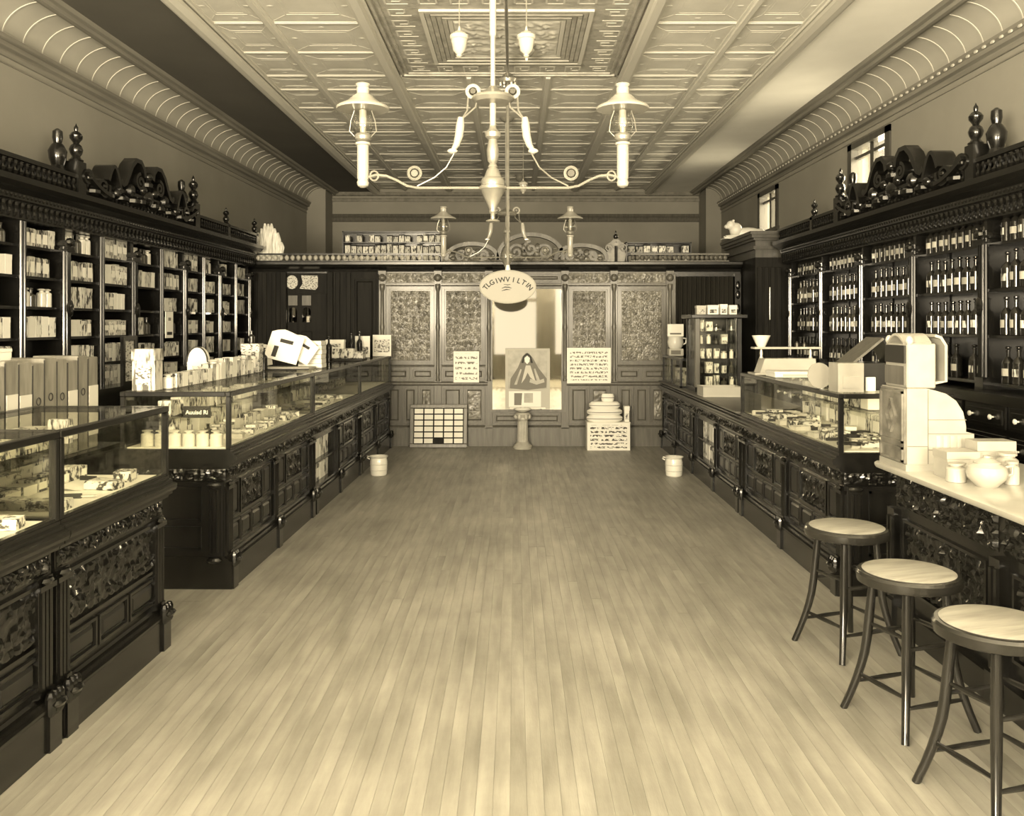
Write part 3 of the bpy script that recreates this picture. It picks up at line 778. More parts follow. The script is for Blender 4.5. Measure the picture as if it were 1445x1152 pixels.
def carved_mesh(w, h, s, seed, cell=0.11, amp=0.022, border=True, dens=70):
    def f():
        b_ = MB(); relief(b_, w-0.03, h-0.03, max(8, int((w-0.03)*dens)), max(6, int((h-0.03)*dens)), amp, lambda u, v, z: (-s*(0.002+z), u-(w-0.03)/2, v-(h-0.03)/2), seed, cell)
        if border:
            t = 0.014; o_ = 0.016
            b_.box(0, -s*o_, -w/2, w/2, -h/2, -h/2+t); b_.box(0, -s*o_, -w/2, w/2, h/2-t, h/2)
            b_.box(0, -s*o_, -w/2, -w/2+t, -h/2+t, h/2-t); b_.box(0, -s*o_, w/2-t, w/2, -h/2+t, h/2-t)
        return b_.mesh('carved_panel', 'carved')
    return cached(('carved', round(w, 2), round(h, 2), s, seed, cell), f)
def showcase(side, y0, y1, nbay, label, glazed=True, style='mid', niche=None, D=0.68, cat='showcase', near_end=True):
    s = -1 if side == 'left' else 1; xf = -1.60 if s < 0 else 1.89
    X = lambda d: xf+s*d
    t = thing('showcase' if glazed else 'shop_counter', label, cat)
    MB().box(X(0), X(D), y0+0.01, y1-0.01, 0, 0.15).build('plinth', 'wood_y', t, smooth=False)
    MB().ext([(0, 0.15), (-0.006, 0.158), (-0.006, 0.168), (0.012, 0.172), (0.018, 0.186), (0.035, 0.19), (0.045, 0.2), (D, 0.2), (D, 0.15)], lambda u, v, q: (X(u), q, v), y0, y1).build('plinth_moulding', 'wood_y', t, smooth=False)
    bwid = (y1-y0)/nbay
    bd = MB()
    if niche is None: bd.box(X(0.05), X(D), y0+0.02, y1-0.02, 0.2, 0.645)
    else:
        na, nc = y0+bwid*niche+0.09, y0+bwid*(niche+1)-0.09
        bd.box(X(0.05), X(D), y0+0.02, na, 0.2, 0.645); bd.box(X(0.05), X(D), nc, y1-0.02, 0.2, 0.645)
        bd.box(X(0.3), X(D), na, nc, 0.2, 0.645); bd.box(X(0.05), X(0.3), na, nc, 0.39, 0.405); bd.box(X(0.05), X(0.3), na, nc, 0.6, 0.645)
    bd.build('body', 'wood', t, smooth=False)
    pil = cached(('pil', s), lambda: (lambda b_: (b_.box(0, -s*0.022, -0.05, 0.05, 0.2, 0.645), [b_.lathe([(0.010, 0.225), (0.010, 0.60)], c=(-s*0.024, q, 0), n=6) for q in (-0.026, 0, 0.026)],
            b_.box(0, -s*0.036, -0.055, 0.055, 0.60, 0.62), b_.box(0, -s*0.03, -0.052, 0.052, 0.205, 0.222), b_.ell((-s*0.03, 0, 0.632), 0.02, 0.04, 0.016, 8, 4), b_)[-1].mesh('pilaster', 'carved'))(MB()))
    blk = cached(('blk', s), lambda: (lambda b_: ([b_.lathe([(0.012, -0.045), (0.02, -0.03), (0.02, 0.03), (0.012, 0.045)], c=(-s*0.008, q, 0.178), n=8) for q in (-0.03, 0, 0.03)], b_.ell((-s*0.03, 0, 0.178), 0.018, 0.045, 0.016, 8, 4), b_.box(0.01*s, -s*0.012, -0.042, 0.042, 0.0, 0.15), b_)[-1].mesh('corner_block', 'carved'))(MB()))
    for k in range(nbay+1):
        yy = y0+bwid*k
        if k == 0: yy += 0.06
        if k == nbay: yy -= 0.06
        ob('pilaster', pil, t, (X(0.05), yy, 0)); ob('corner_block', blk, t, (X(0), yy, 0))
    for k in range(nbay):
        if niche == k: continue
        yc = y0+bwid*(k+0.5); inn = bwid-0.15
        if style == 'front':
            ob('carved_panel', carved_mesh(inn, 0.24, s, 1), t, (X(0.05), yc, 0.505))
            for q in range(3): ob('panel', panel_mesh(inn/3-0.02, 0.13, s), t, (X(0.05), yc+(q-1)*inn/3, 0.295))
        else:
            ob('carved_panel', carved_mesh(inn*0.52, 0.22, s, 2), t, (X(0.05), yc, 0.515))
            for sg in (-1, 1): ob('panel', panel_mesh(inn*0.2, 0.22, s), t, (X(0.05), yc+sg*inn*0.385, 0.515))
            for q in range(4): ob('panel', panel_mesh(inn/4-0.015, 0.15, s), t, (X(0.05), yc+(q-1.5)*inn/4, 0.305))
    # carved frieze under the top
    MB().box(X(0.035), X(D), y0+0.01, y1-0.01, 0.645, 0.73).build('frieze_board', 'wood_y', t, smooth=False)
    for k in range(nbay):
        ob('carved_frieze', carved_mesh(bwid-0.01, 0.095, s, 5, 0.085, 0.02, False, 110), t, (X(0.035), y0+bwid*(k+0.5), 0.687))
    pr = [(0.035, 0.728), (0.01, 0.735), (0.005, 0.75), (-0.012, 0.755), (-0.012, 0.768), (-0.03, 0.775), (-0.035, 0.79), (-0.035, 0.805), (-0.012, 0.812), (-0.012, 0.825), (0.004, 0.83), (0.004, 0.845), (D, 0.845), (D, 0.728)]
    MB().ext(pr, lambda u, v, q: (X(u), q, v), y0, y1).build('top_moulding', 'wood_y', t, smooth=False)
    # near end: frieze, pilasters, panels
    if near_end:
        ym = y0
        e = MB(); e.box(X(0.04), X(D-0.01), ym+0.005, ym+0.02, 0.2, 0.645)
        for d in (0.10, D-0.07):
            e.box(X(d-0.045), X(d+0.045), ym-0.006, ym+0.01, 0.2, 0.645)
            for q in (-0.02, 0.02): e.lathe([(0.01, 0.22), (0.01, 0.6)], c=(X(d+q), ym-0.008, 0), n=6)
            e.ell((X(d), ym-0.01, 0.63), 0.045, 0.02, 0.018, 8, 4); e.ell((X(d), ym-0.012, 0.178), 0.045, 0.02, 0.02, 8, 4)
        for z0_, z1_ in ((0.24, 0.38), (0.41, 0.62)):
            a, c = X(0.18), X(D-0.15)
            for q0, q1, w0, w1 in ((a, c, z0_, z0_+0.014), (a, c, z1_-0.014, z1_), (a, a+s*0.014, z0_, z1_), (c-s*0.014, c, z0_, z1_)): e.box(q0, q1, ym-0.006, ym+0.01, w0, w1)
        e.build('end_panel', 'wood_panel', t)
        b_ = MB(); relief(b_, D-0.06, 0.08, 60, 9, 0.018, lambda u, v, z: (X(0.035+u), ym+0.004-z, 0.648+v), 5, 0.085); b_.build('end_frieze', 'carved', t)
    if not glazed:
        MB().box(X(-0.03), X(D), y0, y1, 0.845, 0.86).build('counter_top', 'oak', t, smooth=False)
        return t, X
    # glass top
    zb, zt = 0.845, 1.19
    MB().box(X(0.035), X(D-0.035), y0+0.035, y1-0.035, zb, zb+0.006).build('deck_lining', 'paper', t, smooth=False)
    post = [(d, y) for d in (0.02, D-0.02) for y in (y0+0.016, y1-0.016)]
    for d, y in post: MB().box(X(d-0.014), X(d+0.014), y-0.014, y+0.014, zb, zt-0.03).build('post', 'wood', t, smooth=False, bevel=0.003)
    r_ = 0.016
    for d in (0.02, D-0.02):
        MB().box(X(d-r_), X(d+r_), y0, y1, zt-0.03, zt).build('top_rail', 'wood_y', t, smooth=False, bevel=0.004)
        MB().box(X(d-0.012), X(d+0.012), y0+0.03, y1-0.03, zb, zb+0.014).build('bottom_rail', 'wood_y', t, smooth=False)
    for y in (y0+r_, y1-r_):
        MB().box(X(0.02+r_), X(D-0.02-r_), y-r_, y+r_, zt-0.03, zt).build('top_rail', 'wood', t, smooth=False, bevel=0.004)
    gz = 'glass'
    MB().box(X(0.018), X(0.022), y0+0.03, y1-0.03, zb+0.014, zt-0.03).build('front_pane', gz, t, smooth=False)
    MB().box(X(D-0.022), X(D-0.018), y0+0.03, y1-0.03, zb+0.014, zt-0.03).build('back_pane', gz, t, smooth=False)
    MB().box(X(0.034), X(D-0.034), y0+0.03, y1-0.03, zt-0.006, zt).build('top_pane', gz, t, smooth=False)
    for y in (y0+0.016, y1-0.016): MB().box(X(0.034), X(D-0.034), y-0.002, y+0.002, zb, zt-0.03).build('end_pane', gz, t, smooth=False)
    MB().box(X(0.30), X(D-0.03), y0+0.035, y1-0.035, 1.01, 1.016).build('glass_shelf', gz, t, smooth=False)
    return t, X
SC = {}
for key, side, y0, y1, n, lab, gl, st, ni in (
    ('front', 'left', 3.43, 4.45, 1, 'dark carved glass-topped showcase at the front left, its far end open to the aisle gap', True, 'front', None),
    ('near', 'left', 1.38, 3.425, 2, 'front left showcase nearest the viewer, cut by the left picture edge', True, 'front', None),
    ('c', 'left', 5.35, 7.42, 2, 'first glass showcase of the long left counter, black card sign inside', True, 'mid', None),
    ('d', 'left', 7.425, 9.46, 2, 'middle glass showcase of the long left counter', True, 'mid', 0),
    ('e', 'left', 9.465, 11.5, 2, 'last glass showcase of the left counter, against the partition', True, 'mid', None),
    ('g', 'right', 5.18, 7.46, 2, 'glass showcase on the right in front of the bottle case', True, 'mid', None),
    ('h', 'right', 7.465, 11.5, 4, 'long dark panelled counter on the right running to the partition', False, 'mid', 1)):
    t_, X_ = showcase(side, y0, y1, n, lab, gl, st, ni, cat='showcase' if gl else 'counter', near_end=key in ('near', 'c', 'g'))
    if side == 'left': left(t_)
    SC[key] = (t_, X_, y0, y1)

# ---- goods inside the showcases
def make_sheet():
    b_ = MB(); n = 8
    b_.grid(n, 3, lambda u, v: (u-0.5, v-0.5, 0.5+0.5*math.sin(u*5+v*2)))
    b_.grid(n, 3, lambda u, v: (u-0.5, v-0.5, 0.35+0.5*math.sin(u*5+v*2)))
    return b_.build('paper_sheet', 'paper', recalc=False)
def make_packet():
    b_ = MB(); b_.ext([(-0.5, 0.1), (-0.42, 0), (0.42, 0), (0.5, 0.1), (0.5, 0.75), (0.4, 1), (-0.4, 1), (-0.5, 0.75)], lambda u, v, w: (w, u, v), -0.5, 0.5)
    o = b_.build('packet', 'print_pale', smooth=False)
    MB().box(-0.1, 0.1, -0.5, 0.5, 0.99, 1.03).build('paper_band', 'paper_grey', o, smooth=False); return o
def make_brush():
    b_ = MB(); b_.ext([(-0.5, -0.12), (-0.3, -0.16), (0.0, -0.14), (0.1, -0.3), (0.3, -0.42), (0.5, -0.3), (0.5, 0.3), (0.3, 0.42), (0.1, 0.3), (0, 0.14), (-0.3, 0.16), (-0.5, 0.12)], lambda u, v, w: (u, v, w), 0.5, 1.0)
    o = b_.build('hair_brush', 'ink', smooth=False)
    MB().box(0.12, 0.47, -0.26, 0.26, 0.0, 0.5).build('bristles', 'paper_grey', o, smooth=False); return o
def make_knife():
    b_ = MB(); b_.ext([(-0.5, 0.1), (-0.5, -0.1), (0.05, -0.12), (0.05, 0.12)], lambda u, v, w: (u, v*0.6, w), 0, 1)
    o = b_.build('razor', 'ink', smooth=False)
    MB().ext([(0.05, 0.09), (0.05, -0.06), (0.42, -0.06), (0.5, 0.05), (0.45, 0.09)], lambda u, v, w: (u, v, w), 0.3, 0.6).build('blade', 'nickel', o, smooth=False); return o
def make_tray():
    b_ = MB(); b_.box(-0.5, 0.5, -0.5, 0.5, 0, 0.2); b_.box(-0.5, -0.46, -0.5, 0.5, 0.2, 1); b_.box(0.46, 0.5, -0.5, 0.5, 0.2, 1); b_.box(-0.46, 0.46, -0.5, -0.44, 0.2, 1); b_.box(-0.46, 0.46, 0.44, 0.5, 0.2, 1)
    o = b_.build('open_tray', 'paper_grey', smooth=False)
    for k in range(4): MB().box(-0.42+0.22*k, -0.26+0.22*k, -0.38, 0.38, 0.2, 0.8).build('slip', 'print_mid', o, smooth=False)
    return o
sheet = Proto(make_sheet); packet = Proto(make_packet); brush = Proto(make_brush); razor = Proto(make_knife); tray = Proto(make_tray)
names = {'front': 'the front left showcase', 'near': 'the nearest left showcase', 'c': 'the first long-counter showcase', 'd': 'the middle left showcase', 'e': 'the last left showcase', 'g': 'the right showcase'}
def upright_row(key, d, ya, yb, z, hmin, hmax, phrase, wmin=0.06, wmax=0.12, dep=0.08, gap=0.1, kinds=(0, 0, 1, 3, 3, 4, 5)):
    t_, X_, _, _ = SC[key]; side_left = key != 'g'
    y = ya; k = 0; tmp = []
    while y < yb-0.05:
        w = min(R.uniform(wmin, wmax), yb-y)
        q = R.choice(kinds); h = R.uniform(hmin, hmax)
        if q < 4: p, kd, scl = cartons[q], 'carton', (dep, w-0.006, h)
        elif q == 4: p, kd, scl = vial, 'jar', (min(w, 0.07)*0.95,)*2+(h,)
        else: p, kd, scl = btl_a, 'bottle', (min(w, 0.06)*0.95,)*2+(h,)
        tmp.append((p, kd, scl, y+w/2)); y += w
        if R.random() < gap: y += 0.05
    n = len(tmp)
    for i, (p, kd, scl, yy) in enumerate(tmp):
        k = i if side_left else n-1-i
        o = p.put((X_(d), yy, z), '%s %s from the left in the %s inside %s' % (ORD[min(k, 19)] if k < 20 else 'last', kd, phrase, names[key]), kd, 'goods inside '+names[key], rot=(0, 0, 0 if side_left else PI), scale=scl)
        if side_left: left(o)
def scatter(key, ya, yb, d0, d1, n, phrase, z=0.8515, seed=1, sheets=True):
    """flat goods laid side by side on the deck in a loose grid, so that none overlap"""
    t_, X_, _, _ = SC[key]; side_left = key != 'g'; q = random.Random(seed)
    rows_ = 3 if d1-d0 > 0.34 else 2 if d1-d0 > 0.24 else 1
    cols = math.ceil(n/rows_); cy = (yb-ya)/cols; cd = (d1-d0)/rows_
    cnt = {}
    for i in range(cols):
        for j in range(rows_):
            yy = ya+cy*(i+0.5)+q.uniform(-0.02, 0.02); d = d0+cd*(j+0.5)
            kind = q.choice(['packet', 'sheet', 'razor', 'brush', 'tray', 'carton', 'packet'] if sheets else ['packet', 'carton', 'tray', 'packet'])
            L = min(cy, cd)*0.88; a = q.uniform(-0.25, 0.25)
            if kind == 'packet': p, cat, scl = packet, 'packet', (L*1.05, L*0.7, 0.04)
            elif kind == 'sheet': p, cat, scl = sheet, 'paper', (L, L*0.8, 0.012)
            elif kind == 'razor': p, cat, scl = razor, 'razor', (L*1.1, 0.10, 0.02)
            elif kind == 'brush': p, cat, scl = brush, 'brush', (L*1.1, 0.09, 0.035)
            elif kind == 'tray': p, cat, scl = tray, 'tray', (L*0.9, L*0.7, 0.03)
            else: p, cat, scl = cartons[q.choice([0, 1, 3])], 'carton', (L*0.6, L*0.75, 0.05)
            o = p.put((X_(d), yy, z), '%s in %s place from the viewer, %s row, lying in %s' % (cat, ORD[min(i, 19)], (['aisle-side', 'rear'] if rows_ < 3 else ['aisle-side', 'middle', 'rear'])[j], names[key]), cat, 'goods lying in '+names[key], rot=(0, 0, a), scale=scl)
            if side_left: left(o)
scatter('near', 2.95, 3.38, 0.06, 0.38, 4, 'x', seed=3)
upright_row('near', 0.55, 2.5, 3.38, 0.8515, 0.08, 0.145, 'lower back row', 0.08, 0.14, 0.1, 0.2, (1, 2, 0, 2, 4))
upright_row('near', 0.5, 2.5, 3.38, 1.0165, 0.06, 0.12, 'upper glass shelf row', 0.08, 0.16, 0.1, 0.3, (1, 2, 0))
scatter('front', 3.5, 4.38, 0.06, 0.36, 8, 'x', seed=4)
upright_row('front', 0.55, 3.5, 4.38, 0.8515, 0.06, 0.13, 'lower back row', 0.07, 0.14, 0.1, 0.3, (1, 2, 0, 2, 4))
upright_row('front', 0.43, 3.5, 4.38, 0.8515, 0.04, 0.08, 'middle row', 0.08, 0.16, 0.1, 0.3, (1, 3, 0, 2))
upright_row('front', 0.5, 3.5, 4.38, 1.0165, 0.05, 0.12, 'upper glass shelf row', 0.08, 0.16, 0.1, 0.5, (1, 2, 0))
upright_row('c', 0.52, 5.58, 7.35, 0.8515, 0.10, 0.145, 'lower back row', 0.08, 0.13, 0.1)
upright_row('c', 0.50, 5.58, 7.35, 1.0165, 0.08, 0.13, 'upper glass shelf row', 0.06, 0.11)
upright_row('c', 0.30, 5.62, 7.35, 0.8515, 0.06, 0.10, 'middle row', 0.06, 0.12)
scatter('c', 5.75, 7.3, 0.07, 0.22, 9, 'x', seed=5, sheets=False)
upright_row('d', 0.52, 7.5, 9.4, 0.8515, 0.09, 0.145, 'lower back row', 0.08, 0.14, 0.1)
upright_row('d', 0.50, 7.5, 9.4, 1.0165, 0.08, 0.13, 'upper glass shelf row', 0.07, 0.13)
scatter('d', 7.55, 9.3, 0.07, 0.40, 12, 'x', seed=6)
upright_row('e', 0.52, 9.55, 11.0, 0.8515, 0.06, 0.1, 'lower back row', 0.09, 0.16, gap=0.5, kinds=(1, 2, 2, 0))
scatter('g', 5.26, 7.4, 0.05, 0.46, 36, 'x', seed=8)
upright_row('g', 0.56, 5.3, 7.4, 0.8515, 0.10, 0.145, 'lower back row', 0.1, 0.18, 0.1, 0.2, (0, 3, 3, 1))
upright_row('g', 0.54, 6.0, 7.4, 1.0165, 0.09, 0.13, 'upper glass shelf row', 0.08, 0.14, gap=0.4, kinds=(0, 3, 1))
# rounded white cartons in the near end of the first long-counter showcase, black card sign above them
Xc = SC['c'][1]
for k in range(6):
    o = vial.put((Xc(0.12+0.085*k), 5.44, 0.8515), '%s white jar from the left behind the near end glass of the long left counter' % ORD[5-k], 'jar', 'white jars at the near end', scale=(0.078, 0.078, 0.1)); left(o)
sg = thing('card_sign', 'black card sign with white lettering inside the first long-counter showcase', 'sign', (Xc(0.27), 5.52, 1.0165)); left(sg)
MB().box(-0.085, 0.085, -0.003, 0.003, 0, 0.072).build('card', 'ink', sg, smooth=False)
def text_mesh(txt, size, mname, name='lettering', align='CENTER'):
    cu = bpy.data.curves.new('t', 'FONT'); cu.body = txt; cu.size = size; cu.extrude = 0.0008; cu.offset = size*0.02; cu.align_x = align; cu.resolution_u = 3
    o = bpy.data.objects.new('t', cu); COL.objects.link(o)
    bpy.context.view_layer.update()
    me = bpy.data.meshes.new_from_object(o.evaluated_get(bpy.context.evaluated_depsgraph_get()))
    COL.objects.unlink(o); bpy.data.objects.remove(o); bpy.data.curves.remove(cu)
    me.name = name; me.materials.clear(); me.materials.append(MATS[mname]); return me
ob('lettering', text_mesh('Auuisd Ri', 0.036, 'paper'), sg, (0, -0.0045, 0.022), (PI/2, 0, 0))
MB().box(-0.07, -0.055, 0.003, 0.05, 0, 0.01).build('strut', 'ink', sg, smooth=False)
# stock in the open niches of the counters
for key, bay, lab in (('d', 0, 'niche of the middle left counter'), ('h', 1, 'niche of the long right counter')):
    t_, X_, y0, y1 = SC[key]; nn = 2 if key == 'd' else 4; bw_ = (y1-y0)/nn
    ya, yc_ = y0+bw_*bay+0.1, y0+bw_*(bay+1)-0.1
    for lv, z in enumerate((0.2, 0.405)):
        n = 5
        for k in range(n):
            w = (yc_-ya)/n
            p = cartons[[0, 3, 1, 3, 0][(k+lv) % 5]]
            kk = k if key == 'd' else n-1-k
            o = p.put((X_(0.16), ya+w*(k+0.5), z), '%s carton from the left, %s row of the open %s' % (ORD[kk], ['lower', 'upper'][lv], lab), 'carton', 'stock in the counter niches', rot=(0, 0, 0 if key == 'd' else PI), scale=(0.12, w*0.86, 0.15 if lv == 0 else 0.17))
            if key == 'd': left(o)

# ---- marble soda counter on the right
t = thing('soda_counter', 'marble-topped soda counter with carved dark front behind the stools', 'counter')
MB().box(2.04, 2.62, 1.6, 4.74, 0, 0.83).build('body', 'wood', t, smooth=False)
MB().ext([(1.93, 0.845), (1.94, 0.83), (2.66, 0.83), (2.66, 0.865), (1.945, 0.865), (1.93, 0.857)], lambda u, v, q: (u, q, v), 1.6, 4.76).build('marble_top', 'marble', t)
for k in range(3):
    ob('carved_frieze', carved_mesh(1.0, 0.2, 1, 4, 0.10, 0.03, False, 80), t, (2.04, 4.22-1.02*k, 0.72))
    ob('carved_panel', carved_mesh(0.82, 0.36, 1, 6, 0.12, 0.025, True, 70), t, (2.04, 4.22-1.02*k, 0.40))
    b_ = MB(); b_.box(2.0, 2.04, 4.68-1.02*k, 4.76-1.02*k, 0, 0.62)
    for q in (0.02, 0.06): b_.lathe([(0.012, 0.16), (0.012, 0.58)], c=(1.998, 4.68-1.02*k+q, 0), n=6)
    b_.box(1.985, 2.05, 4.67-1.02*k, 4.77-1.02*k, 0, 0.14); b_.build('pilaster', 'carved', t)
MB().box(2.0, 2.05, 1.6, 4.70, 0, 0.12).build('plinth', 'wood_y', t, smooth=False)

# ---- stools
def make_stool():
    t = thing('stool', 'x', 'stool')
    b_ = MB(); b_.lathe([(0.185, 0.55), (0.197, 0.556), (0.2, 0.565), (0.2, 0.588), (0.192, 0.598), (0.175, 0.6)], n=40); b_.build('seat_rim', 'stool_frame', t)
    MB().lathe([(0.172, 0.596), (0.178, 0.602), (0.165, 0.6065), (0.02, 0.606)], n=40).build('seat', 'stool_seat', t)
    legs = []
    for k in range(4):
        a = PI/4+k*PI/2
        def pt(z, a=a):
            u = (0.54-z)/0.54
            r = 0.135+0.05*u+0.055*max(0, u-0.45)**1.6*3
            return (r*math.cos(a), r*math.sin(a), z)
        legs.append(pt)
        zs = [0.556, 0.48, 0.40, 0.32, 0.25, 0.19, 0.13, 0.07, 0.0]
        MB().tube([pt(z) for z in zs], [0.016, 0.0175, 0.019, 0.019, 0.0185, 0.0175, 0.0165, 0.0155, 0.015], 10).build('leg', 'stool_frame', t)
    for k in range(4):
        a, c = legs[k], legs[(k+1) % 4]
        for z in ((0.37, 0.155) if k % 2 else (0.33, 0.12)):
            p, q = Vector(a(z)), Vector(c(z)); mid = (p+q)/2
            MB().tube([p, p+(q-p)*0.3, mid, p+(q-p)*0.7, q], [0.007, 0.0095, 0.011, 0.0095, 0.007], 8).build('stretcher', 'stool_frame', t)
    return t
stool = Proto(make_stool)
for (x, y, rz, lab) in ((1.635, 4.37, 0.35, 'round wooden stool farthest from the viewer, beside the right showcase'),
                        (1.59, 3.58, 0.32, 'middle one of the three round wooden stools at the marble counter'),
                        (1.615, 2.97, 0.28, 'nearest round wooden stool, cut by the right picture edge')):
    stool.put((x, y, 0), lab, 'stool', 'stools at the soda counter', rot=(0, 0, rz))

# ---- cash register and things on the marble counter
t = thing('cash_register', 'tall pale cash register with carved side on the end of the marble counter', 'cash register', (0, 0, 0))
fnr = lambda u, v, w: (u, w, v)
prof = [(1.955, 0.895), (1.955, 1.275), (2.06, 1.275), (2.10, 1.265), (2.15, 1.25), (2.2, 1.215), (2.235, 1.16), (2.25, 1.09), (2.25, 1.06), (2.29, 1.05), (2.29, 0.97), (2.33, 0.96), (2.33, 0.895)]
MB().ext(prof, fnr, 4.42, 4.72).build('case', 'register', t, smooth=False)
MB().box(1.945, 2.35, 4.41, 4.73, 0.865, 0.897).build('base_plate', 'register', t, smooth=False)
b_ = MB()
b_.box(1.944, 1.955, 4.43, 4.71, 0.90, 1.27)
for z0_, z1_ in ((0.905, 0.98), (1.0, 1.26)):
    for q0, q1, w0, w1 in ((4.435, 4.705, z0_, z0_+0.012), (4.435, 4.705, z1_-0.012, z1_), (4.435, 4.447, z0_, z1_), (4.693, 4.705, z0_, z1_)): b_.box(1.934, 1.946, q0, q1, w0, w1)
for sgn in (1, -1):
    b_.band([(4.57, 1.13+sgn*0.085), (4.515, 1.13), (4.57, 1.13-sgn*0.085)] if sgn > 0 else [(4.57, 1.13+0.085), (4.625, 1.13), (4.57, 1.13-0.085)], 0.014, lambda u, v, w: (w, u, v), 1.93, 1.946)
b_.ell((1.942, 4.57, 1.13), 0.012, 0.025, 0.035, 8, 5)
b_.build('carved_side', 'oak_carved', t)
b_ = MB(); b_.box(1.965, 2.11, 4.44, 4.70, 1.275, 1.50); b_.build('indicator_box', 'register', t, smooth=False, bevel=0.006)
MB().box(1.955, 1.967, 4.455, 4.685, 1.40, 1.49).build('indicator_glass', 'ink', t, smooth=False)
MB().box(1.955, 1.967, 4.455, 4.685, 1.29, 1.385).build('name_plate', 'oak', t, smooth=False)
b_ = MB(); b_.band([(4.47+0.2*k/12, 1.5+0.045*math.sin(PI*k/12)) for k in range(13)], 0.012, lambda u, v, w: (w, u, v), 1.96, 2.10); b_.build('crest', 'register', t)
for yy in (4.45, 4.69):
    MB().ell((1.98, yy, 1.515), 0.02, 0.02, 0.025, 8, 6).build('knob', 'nickel', t)
b_ = MB(); b_.band([(2.10, 1.30), (2.165, 1.31), (2.165, 1.49), (2.14, 1.53), (2.11, 1.54)], 0.014, fnr, 4.45, 4.69); b_.build('rear_bracket', 'register', t)
for q in ((2.058, 2.062, 0.90, 1.27), (2.062, 2.25, 1.118, 1.122), (2.062, 2.288, 1.048, 1.052), (1.957, 2.058, 0.985, 0.989), (2.062, 2.328, 0.968, 0.972)):
    MB().box(q[0], q[1], 4.4175, 4.4205, q[2], q[3]).build('side_seam', 'mid_ink', t, smooth=False)
for k in range(4):
    MB().box(2.10+0.035*k, 2.12+0.035*k, 4.416, 4.422, 0.93, 1.04).build('key_slot', 'pedestal', t, smooth=False)
def carton_at(name, label, cat, x0, x1, y0, y1, z0, h, m='paper', lid=True, lm='paper_grey', rz=0):
    """a lidded box with its own label patch"""
    t = thing(name, label, cat, ((x0+x1)/2, (y0+y1)/2, z0), rz); w, d = abs(x1-x0), abs(y1-y0)
    b_ = MB(); b_.box(-w/2, w/2, -d/2, d/2, 0, h*0.86 if lid else h); b_.build('body', m, t, smooth=False, bevel=0.002)
    if lid: MB().box(-w/2-0.004, w/2+0.004, -d/2-0.004, d/2+0.004, h*0.72, h).build('lid', m, t, smooth=False, bevel=0.002)
    MB().box(-w*0.32, w*0.32, -d/2-0.006, -d/2, h*0.15, h*0.55).build('label', lm, t, smooth=False)
    return t
carton_at('carton', 'large white carton before the cash register on the marble counter', 'carton', 2.04, 2.19, 4.18, 4.32, 0.865, 0.13, 'register', lm='pedestal')
carton_at('carton', 'white carton behind the round bowl on the marble counter', 'carton', 2.22, 2.40, 4.25, 4.36, 0.865, 0.17, 'register', lm='pedestal')
b_ = MB(); b_.lathe([(0.045, 0), (0.05, 0.005), (0.082, 0.04), (0.088, 0.065), (0.08, 0.09), (0.055, 0.105), (0.058, 0.112), (0.03, 0.125), (0.02, 0.13)], c=(0, 0, 0), n=24)
o = b_.build('sugar_bowl', 'lamp_white'); o.location = (2.13, 4.0, 0.865); tag(o, 'round white porcelain bowl on the marble counter', 'bowl')
MB().tube([(0.08, 0, 0.085), (0.115, 0, 0.09), (0.115, 0, 0.055), (0.085, 0, 0.045)], 0.007, 6).build('handle', 'lamp_white', o)
MB().lathe([(0.055, 0.108), (0.05, 0.116), (0.015, 0.124), (0.016, 0.138), (0.004, 0.142)], n=16).build('lid', 'lamp_white', o)
o = marble_jar.put((2.27, 4.05, 0.865), 'small white jar right of the round bowl on the marble counter', 'jar', scale=(0.065, 0.065, 0.11))
o = marble_jar.put((2.05, 4.12, 0.865), 'squat white jar between the large carton and the round bowl', 'jar', scale=(0.09, 0.09, 0.09))
o = marble_jar.put((2.32, 4.18, 0.865), 'white jar behind the small jar on the marble counter', 'jar', scale=(0.1, 0.1, 0.13))

# ---- on the right showcase: box with slanted lid, fan, scale
t = carton_at('carton', 'plain white box at the near corner of the right showcase top', 'box', 1.925, 2.08, 5.28, 5.44, 1.19, 0.175, 'register', lid=False, lm='register')
t = thing('slanted_desk', 'dark box with a raised sloping lid on the right showcase', 'box', (2.22, 5.55, 1.19))
MB().box(-0.12, 0.12, -0.12, 0.12, 0, 0.17).build('body', 'wood', t, smooth=False, bevel=0.003)
MB().ext([(-0.16, 0.17), (-0.15, 0.16), (0.04, 0.315), (0.03, 0.325)], lambda u, v, w: (u, w, v), -0.13, 0.13).build('lid', 'oak', t, smooth=False)
MB().ext([(0.04, 0.315), (0.03, 0.325), (0.105, 0.17), (0.12, 0.17)], lambda u, v, w: (u, w, v), -0.11, 0.11).build('back', 'wood', t, smooth=False)
carton_at('carton', 'small white card beside the slanted dark box', 'card', 2.13, 2.19, 5.38, 5.40, 1.19, 0.085, lid=False, lm='paper')
t = thing('palm_fan', 'round grey fan leaning on the white box on the right showcase', 'fan', (1.91, 5.55, 1.19))
fb = MB()
fb.ext([(0.075*math.cos(a*PI/10), 0.085+0.08*math.sin(a*PI/10)) for a in range(20)], lambda u, v, w: (u, w+v*0.12, v), -0.004, 0.004); fb.build('blade', 'cloth_grey', t)
MB().tube([(0, 0.004, 0.0), (0, 0.012, 0.03), (0, 0.02, 0.1)], 0.006, 6).build('handle', 'oak', t)
t = thing('counter_scale', 'white marble counter scale with weighing pan on the right showcase', 'scale', (2.2, 7.2, 1.19))
b_ = MB(); b_.ext([(-0.24, 0), (0.22, 0), (0.215, 0.13), (-0.195, 0.13)], lambda u, v, w: (u, w, v), -0.09, 0.09); b_.build('base', 'marble', t, smooth=False, bevel=0.004)
MB().box(-0.28, 0.24, -0.11, 0.11, -0.0, 0.014).build('foot_plate', 'marble', t, smooth=False)
